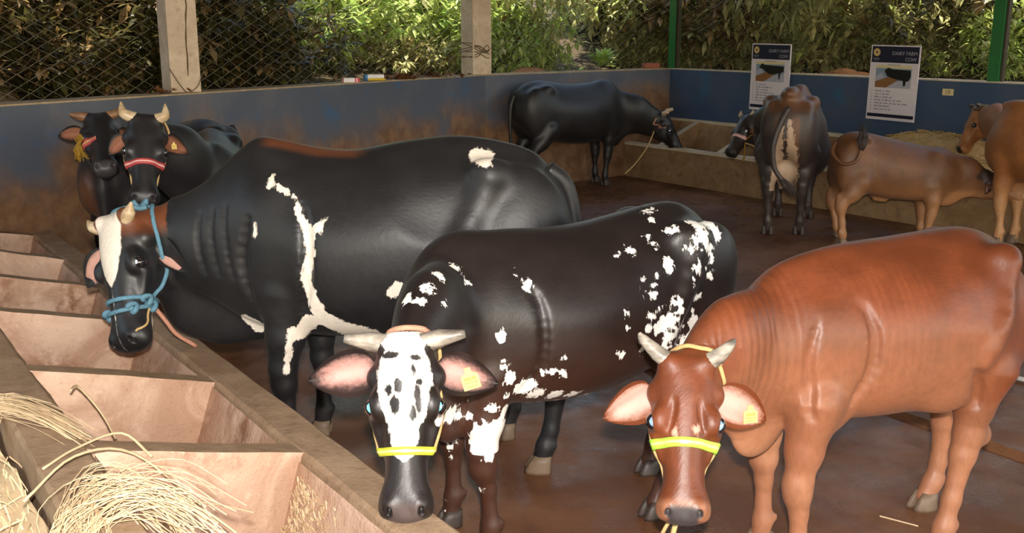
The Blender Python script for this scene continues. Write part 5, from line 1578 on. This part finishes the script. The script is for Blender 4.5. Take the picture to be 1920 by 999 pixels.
straw_heap('hay', 'wisp of dry hay in the trough under the muzzle of the haltered cow', 90, g_muzzle, 'hay', 4)
def g_chaff(rr):                                    # stuck on the front slope and in the corner under the first divider
    t = .04 + abs(rr.gauss(0, .13)); s = rr.uniform(.165, .30); a = rr.uniform(0, 2*PI); l = rr.uniform(.012, .04)
    z = max(.145, .425 - (s - .148) * 2.75) + .006
    return [tp(t, s, z), tp(t + math.cos(a)*l*.5, s + .004, z + .010), tp(t + math.cos(a)*l, s + .003, z + math.sin(a)*l)]
straw_heap('chaff', 'pale chaff and feed crumbs on the bottom of the nearest compartment', 520, g_chaff, 'straw', 5, (.0012, .0026))
stalks = [([(.30, .98, .64), (.16, .83, .67), (.06, .66, .60), (.12, .50, .42)], 'single long straw stalk bent over the rim above the near compartment'),
          ([(.10, .90, .63), (.02, .80, .635), (-.06, .66, .62), (.02, .60, .56)], 'thin straw stalk lying across the end of the second divider'),
          ([(.32, .64, .58), (.38, .54, .50), (.48, .42, .36), (.60, .34, .22)], 'thick straw stalk reaching down into the nearest compartment'),
          ([(-.52, .70, .62), (-.60, .66, .60), (-.58, .60, .50), (-.46, .58, .42)], 'kinked straw stalk hanging into the third compartment')]
for P, lab in stalks:
    m = MB(); m.tube(smoothline([tp(*p) for p in P], 5), .0042, 5); setprops(m.build('straw_stalk', M['straw'], None, True), lab, 'straw', 'single straw stalks on the trough')
m = MB(); m.tube([Vector((1.36, 3.44, .004)), Vector((1.47, 3.36, .005))], .003, 5); setprops(m.build('straw_stalk', M['straw']), 'short straw stalk on the wet floor by the hind hoof of the brown calf', 'straw', 'single straw stalks on the trough')

# hay heap in the wall manger
V = []; F = []; rr = random.Random(11)
for i in range(17):
    for j in range(9):
        f = i / 16; g = j / 8
        h = math.sin(PI * f) ** .6 * math.sin(PI * min(1, g * .75 + .25)) ** .5
        V.append(rp_(2.80 + 1.70 * f, .09 + (wallD - .10) * g, (.36 + .22 * g) + .34 * h + rr.uniform(-.02, .02)))
for i in range(16):
    for j in range(8): F.append((i*9+j, (i+1)*9+j, (i+1)*9+j+1, i*9+j+1))
hay = empty('hay_heap', 'heap of dry yellow hay in the wall manger right of the right poster', 'hay', rp_(3.6, .4, .36))
o = mesh_obj('packed_hay', V, F, M['hay'], None, True); o.parent = hay; o.matrix_parent_inverse = Matrix.Translation(hay.location).inverted(); o['kind'] = 'stuff'
m = MB()
for i in range(420):
    f = rr.uniform(.02, .98); g = rr.uniform(.0, .95); h = math.sin(PI * f) ** .6 * math.sin(PI * min(1, g * .75 + .25)) ** .5
    p = rp_(2.80 + 1.70 * f, .09 + (wallD - .10) * g, (.37 + .22 * g) + .34 * h); a = rr.uniform(0, 2*PI); l = rr.uniform(.06, .18); e = Vector((math.cos(a), math.sin(a), rr.uniform(-.3, .3))) * l
    stalk(m, [p - e*.5, p + Vector((0, 0, .02)), p + e*.5], .0028)
o = m.build('loose_hay', M['hay']); o.parent = hay; o.matrix_parent_inverse = Matrix.Translation(hay.location).inverted(); o['kind'] = 'stuff'

# ------------------------------------------------------------------ outside: bank, shrubs, trees
def bankz(p):
    """ground height outside, rising away from the shed"""
    d = max((p - LEFT).dot(outA) if (p - BEND).dot(dA) < 0 else -9, (p - BEND).dot(outB) if (p - BEND).dot(dB) > -.5 and (p - CORNER).dot(dB) < 0.5 else -9, (p - CORNER).dot(Nn))
    return 1.10 + max(0, d - .3) * .20
m = MB()
rings = [.24, .8, 1.6, 3, 5, 8, 12, 18, 28]
line = [LEFT - dA * 8, LEFT, LEFT + dA * 4, BEND - dA * 2.0, BEND, BEND + dB * 1.5, CORNER, CORNER + U * 2, CORNER + U * 5, CORNER + U * 9, CORNER + U * 14]
dirs = [outA, outA, outA, outA, (outA + outB).normalized(), outB, (outB + Nn).normalized() * 1.2, (Nn * .95 + outB * .25), Nn, Nn, Nn]
k = len(rings); rr = random.Random(2); V = []
for p, d in zip(line, dirs):
    for q in rings: V.append(p + d * q + Vector((0, 0, 1.06 + max(0, q - .3) * .20 + (rr.uniform(-.08, .08) if q > 1 else 0))))
m.add(V, [(i*k+j, i*k+j+1, (i+1)*k+j+1, (i+1)*k+j) for i in range(len(line)-1) for j in range(k-1)])
setprops(m.build('hillside', M['soil'], None, True), 'earth bank rising behind the wire mesh', 'ground', None, 'structure')

def mat_leaf(name, a, b, tr=.35):
    t = NT(name)
    oi = t.n('ShaderNodeNewGeometry').outputs['Random Per Island']
    col = t.mix(oi, a, b)
    t.set(col, .42, 0, .45)
    tl = t.n('ShaderNodeBsdfTranslucent'); t.L(t.mix(.5, col, tuple(min(1, x * 1.6) for x in b)), tl.inputs['Color'])
    mx = t.n('ShaderNodeMixShader'); mx.inputs[0].default_value = tr
    t.L(t.b.outputs[0], mx.inputs[1]); t.L(tl.outputs[0], mx.inputs[2]); t.L(mx.outputs[0], t.out.inputs[0])
    return t.mat
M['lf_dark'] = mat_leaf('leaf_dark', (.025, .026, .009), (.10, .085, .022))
M['lf_olive'] = mat_leaf('leaf_olive', (.17, .165, .05), (.50, .47, .21))
M['lf_mid'] = mat_leaf('leaf_green', (.13, .18, .04), (.44, .49, .13))
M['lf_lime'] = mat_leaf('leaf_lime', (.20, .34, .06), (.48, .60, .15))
M['lf_brown'] = mat_leaf('leaf_brown', (.085, .052, .018), (.31, .20, .075))
def leaf_verts(p, d, up, l, w):
    s_ = d.cross(up).normalized(); u2 = s_.cross(d)
    a = p; b = p + d * l * .5 + u2 * l * .06; e = p + d * l - u2 * l * .10
    return [a, b + s_ * w * .5 - u2 * w * .12, b, b - s_ * w * .5 - u2 * w * .12, e], [(0, 1, 2), (1, 4, 2), (0, 2, 3), (2, 4, 3)]
def crown_mesh(name, n, seed, rad, hgt, mats, l=.14, w=.045, base=0.0):
    """rosettes of leaves on twig ends through an uneven crown"""
    m = MB(); r = random.Random(seed)
    lobes = [(Vector((r.gauss(0, rad * .45), r.gauss(0, rad * .45), base + hgt * r.uniform(.2, .85))), rad * r.uniform(.35, .6)) for _ in range(9)]
    for i in range(n):
        c0, q = r.choice(lobes)
        d = Vector((r.gauss(0, 1), r.gauss(0, 1), r.gauss(0, .8))).normalized()
        p = c0 + d * q * r.uniform(.6, 1.05)
        mi = 0 if r.random() < .72 else (1 if r.random() < .8 else len(mats) - 1)
        for j in range(r.randint(5, 8)):
            e = (d * .6 + Vector((r.gauss(0, .7), r.gauss(0, .7), r.gauss(-.15, .5)))).normalized()
            ll = l * r.uniform(.6, 1.2)
            V, F = leaf_verts(p + e * .02, e, Vector((0, 0, 1)) if abs(e.z) < .9 else Vector((1, 0, 0)), ll, w * ll / l)
            m.add(V, F, mi)
    me = mesh_obj(name, m.v, m.f, [M[k] for k in mats], None, False, m.m)
    return me
def trunk_mb(h, r0, seed, lean=(0, 0), branches=5):
    m = MB(); r = random.Random(seed)
    P = [Vector((lean[0] * f + r.gauss(0, .03) * f, lean[1] * f + r.gauss(0, .03) * f, h * f - .25 * (f == 0))) for f in (0, .25, .5, .75, 1)]
    P = smoothline(P, 4); m.tube(P, [r0 * (1 - .6 * i / (len(P) - 1)) for i in range(len(P))], 8)
    for b in range(branches):
        s_ = P[int(len(P) * r.uniform(.4, .95))]; a = r.uniform(0, 2*PI); d = Vector((math.cos(a), math.sin(a), r.uniform(.3, 1)))
        m.tube(smoothline([s_, s_ + d * h * .25, s_ + d * h * .45 + Vector((0, 0, .1))], 3), [r0 * .35, r0*.33, r0*.3, r0 * .25, r0*.2, r0*.15, r0 * .1][:7], 5)
    return m
KINDS = {}
def proto(kind):
    if kind in KINDS: return None
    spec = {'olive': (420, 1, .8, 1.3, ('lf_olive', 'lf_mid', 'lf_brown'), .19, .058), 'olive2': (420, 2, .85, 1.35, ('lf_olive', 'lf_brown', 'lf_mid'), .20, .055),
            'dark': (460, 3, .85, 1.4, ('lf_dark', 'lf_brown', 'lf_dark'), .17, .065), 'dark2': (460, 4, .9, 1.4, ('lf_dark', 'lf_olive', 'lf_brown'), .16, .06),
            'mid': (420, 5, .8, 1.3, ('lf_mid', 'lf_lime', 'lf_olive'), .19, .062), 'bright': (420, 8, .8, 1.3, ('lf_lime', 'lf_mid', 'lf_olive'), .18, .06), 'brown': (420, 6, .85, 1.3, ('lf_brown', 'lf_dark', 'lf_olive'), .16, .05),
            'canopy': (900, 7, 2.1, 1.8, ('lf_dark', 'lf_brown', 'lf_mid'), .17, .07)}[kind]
    f = crown_mesh('foliage', *spec[:5], l=spec[5], w=spec[6]); f['kind'] = 'stuff'
    t = trunk_mb(1.0, .035, spec[1] + 50).build('stem', M['bark'])
    KINDS[kind] = (f, t); return True
LAB = {'bright': 'lime green bush coloured as if sunlit on the bank behind the mesh', 'olive': 'grey-green pointed-leaved shrub on the bank behind the mesh', 'olive2': 'loose olive and brown shrub on the bank behind the mesh', 'dark': 'shaded dark-leaved shrub on the bank behind the left mesh', 'dark2': 'shaded dark olive shrub on the bank behind the mesh',
       'mid': 'fresh green leafy shrub on the bank behind the mesh', 'brown': 'brownish half-dry shrub on the bank behind the mesh', 'canopy': 'broad dark tree crown shading the bank'}
GRP = {'bright': 'lime bushes coloured as if sunlit on the bank', 'olive': 'grey-green shrubs on the bank', 'olive2': 'olive shrubs on the bank', 'dark': 'dark shrubs behind the left mesh', 'dark2': 'dark olive shrubs on the bank', 'mid': 'fresh green shrubs on the bank', 'brown': 'half-dry shrubs on the bank', 'canopy': 'shading trees'}
def shrub(kind, p, sc, rz, dz=0.0, name='shrub', cat='shrub'):
    new = proto(kind)
    px = 960 + 1951 * p.x / p.y
    where = ('left of the first column' if px < 330 else 'between the two columns' if px < 900 else 'left of the corner post' if px < 1240 else
             'right of the corner post' if px < 1450 else 'between the posters' if px < 1690 else 'right of the right poster')
    row_ = 'close to the fence' if bankz(p) < 1.42 else 'higher on the bank'
    lab = LAB[kind].split(' on the bank')[0].split(' behind')[0] + ', ' + row_ + ', ' + where
    if cat == 'tree': lab = LAB[kind].split(' shading')[0] + ' over the bank, ' + where
    r = empty(name, lab, cat, (p.x, p.y, bankz(p) + dz), rz, lab); r.scale = (sc, sc, sc * rnd.uniform(.9, 1.15))
    for src in KINDS[kind]:
        o = src if new else src.copy()
        if not new: C.objects.link(o)
        o.parent = r
    return r
# shrubs in rows along the bank, read along the walls
rows = []
def along(t):
    """walks left wall -> corner -> right wall; returns point and outward"""
    la = (BEND - LEFT).length; lb = (CORNER - BEND).length
    if t < la: return LEFT + dA * t, outA
    if t < la + lb: return BEND + dB * (t - la), outB
    return CORNER + U * (t - la - lb), Nn
la = (BEND - LEFT).length; lb = (CORNER - BEND).length
r = random.Random(21)
for row, (off, step, sc) in enumerate(((1.45, .72, .72), (1.95, .85, 1.0), (3.2, 1.05, 1.3), (5.2, 1.4, 1.7))):
    t = 1.2 + row * .3
    while t < la + lb + 7.5:
        p, o_ = along(t)
        if abs(t - la - lb) < .9: o_ = (outB + Nn).normalized()
        q = p + o_ * (off + r.uniform(-.25, .25))
        left = t < la - .3
        gap = la - 1.5 < t < la - .2
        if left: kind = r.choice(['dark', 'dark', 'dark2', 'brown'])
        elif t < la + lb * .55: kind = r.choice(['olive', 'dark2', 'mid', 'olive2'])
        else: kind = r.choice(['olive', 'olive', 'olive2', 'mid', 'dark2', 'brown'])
        if gap: kind = r.choice(['bright', 'bright', 'mid'])  # lighter lime leaf colour stands in for sunlight in this gap
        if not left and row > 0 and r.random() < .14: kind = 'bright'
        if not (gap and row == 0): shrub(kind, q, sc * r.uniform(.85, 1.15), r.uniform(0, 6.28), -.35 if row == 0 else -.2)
        t += step * r.uniform(.8, 1.2)
for a_, b_, k_ in ((1.7, 0, 'olive'), (1.8, .7, 'olive2'), (1.8, -.7, 'dark2'), (2.6, .3, 'mid'), (2.6, -.6, 'olive'), (3.8, .9, 'olive2'), (4.0, -.3, 'brown'), (5.2, .5, 'olive'), (5.0, -1.2, 'dark2'), (2.2, 1.3, 'brown'), (2.9, 2.1, 'olive2'), (3.6, 1.7, 'brown'), (1.9, 2.6, 'olive')):
    cd = (outB + Nn).normalized(); shrub(k_, CORNER + cd * a_ + U * b_ - dB * 0, 1.0 + a_ * .12, a_ * 5, -.25)
# trees that shade the left part of the bank
for t, off, dz, sc, rz in ((2.5, 2.6, 2.0, 1.0, 0), (5.0, 3.3, 1.9, 1.05, 1), (7.2, 3.0, 2.1, 1.0, 2), (4.0, 5.5, 2.2, 1.3, 3), (8.6, 5.2, 2.6, 1.2, 4), (1.0, 5.0, 1.8, 1.2, 5), (6.3, 7.5, 2.0, 1.5, 2)):
    p, o_ = along(t); q = p + o_ * off
    s_ = shrub('canopy', q, sc, rz, dz - .4, 'tree', 'tree')
    tm = trunk_mb(dz + 1.2, .11, int(t * 10), (rnd.uniform(-.5, .5), rnd.uniform(-.3, .3)), 3).build('trunk', M['bark'], s_, True, (0, 0, -dz - .1))
p, o_ = along(5.35); p = p + o_ * 1.15
tr = empty('leaning_trunk', 'brown tree trunk leaning to the left behind the left mesh', 'tree', (p.x, p.y, 1.1))
m = MB(); lean = -dA
m.tube(smoothline([lean * -.35 + Vector((0, 0, -.1)), lean * .0 + Vector((0, 0, .45)), lean * .55 + Vector((0, 0, 1.15)), lean * 1.0 + Vector((0, 0, 2.2))], 6), [.14 - .0025 * i for i in range(19)], 10); m.build('trunk', M['bark'], tr, True)
m = MB(); m.tube(smoothline([lean * .3 + Vector((0, 0, .8)), lean * .0 + Vector((0, .1, 1.3)), lean * -.4 + Vector((0, .1, 1.9))], 5), .05, 8); m.build('branch', M['bark'], tr, True)
p, o_ = along(3.85); p = p + o_ * .75
m = MB(); m.tube([Vector((0, 0, -.1)), Vector((0, 0, .14)), Vector((.02, 0, .30)), Vector((.0, 0, .33))], [.085, .10, .11, .07], 9)
o = m.build('concrete_stump', M['column'], None, False, (p.x, p.y, 1.18)); setprops(o, 'short pale broken concrete stump behind the left mesh', 'stump')
# the lime green plant on the wall by the corner and its yellow neighbours: leaf by leaf
def leafplant(lab, p, n, l, w, mat, seed, h=.12):
    r = random.Random(seed); root = empty('leafy_plant', lab, 'plant', p)
    m = MB(); m.tube([Vector((0, 0, -.1)), Vector((.01, 0, h))], [.008, .004], 5); m.build('stem', M['bark'], root)
    for i in range(n):
        a = r.uniform(0, 2*PI); e = Vector((math.cos(a), math.sin(a), r.uniform(-.1, 1.1))).normalized(); ll = l * r.uniform(.6, 1.15)
        V, F = leaf_verts(Vector((0, 0, h * r.uniform(.3, 1))) + e * .02, e, Vector((0, 0, 1)) if abs(e.z) < .9 else Vector((1, 0, 0)), ll, w * ll / l)
        mesh_obj('leaf', V, F, M[mat], root)
pp = BEND + dB * 2.12 + outB * .40; leafplant('bright lime green leafy plant just behind the back wall', (pp.x, pp.y, 1.26), 60, .22, .085, 'lf_lime', 1, .18)
pp = CORNER + U * 2.95 + Nn * .42; leafplant('yellow-green plant just behind the right wall beside the right poster', (pp.x, pp.y, 1.26), 34, .20, .08, 'lf_lime', 2, .22)
pp = BEND + dB * 1.05 + outB * .50; mound('low mound of red earth behind the back wall left of the lime plant', (pp.x, pp.y, 1.24), .40, .2, .10, math.atan2(dB.y, dB.x), 1)
pp = CORNER + U * 2.3 + Nn * .46; mound('low mound of red earth behind the right wall between the posters', (pp.x, pp.y, 1.22), .50, .2, .13, math.atan2(U.y, U.x), 2)
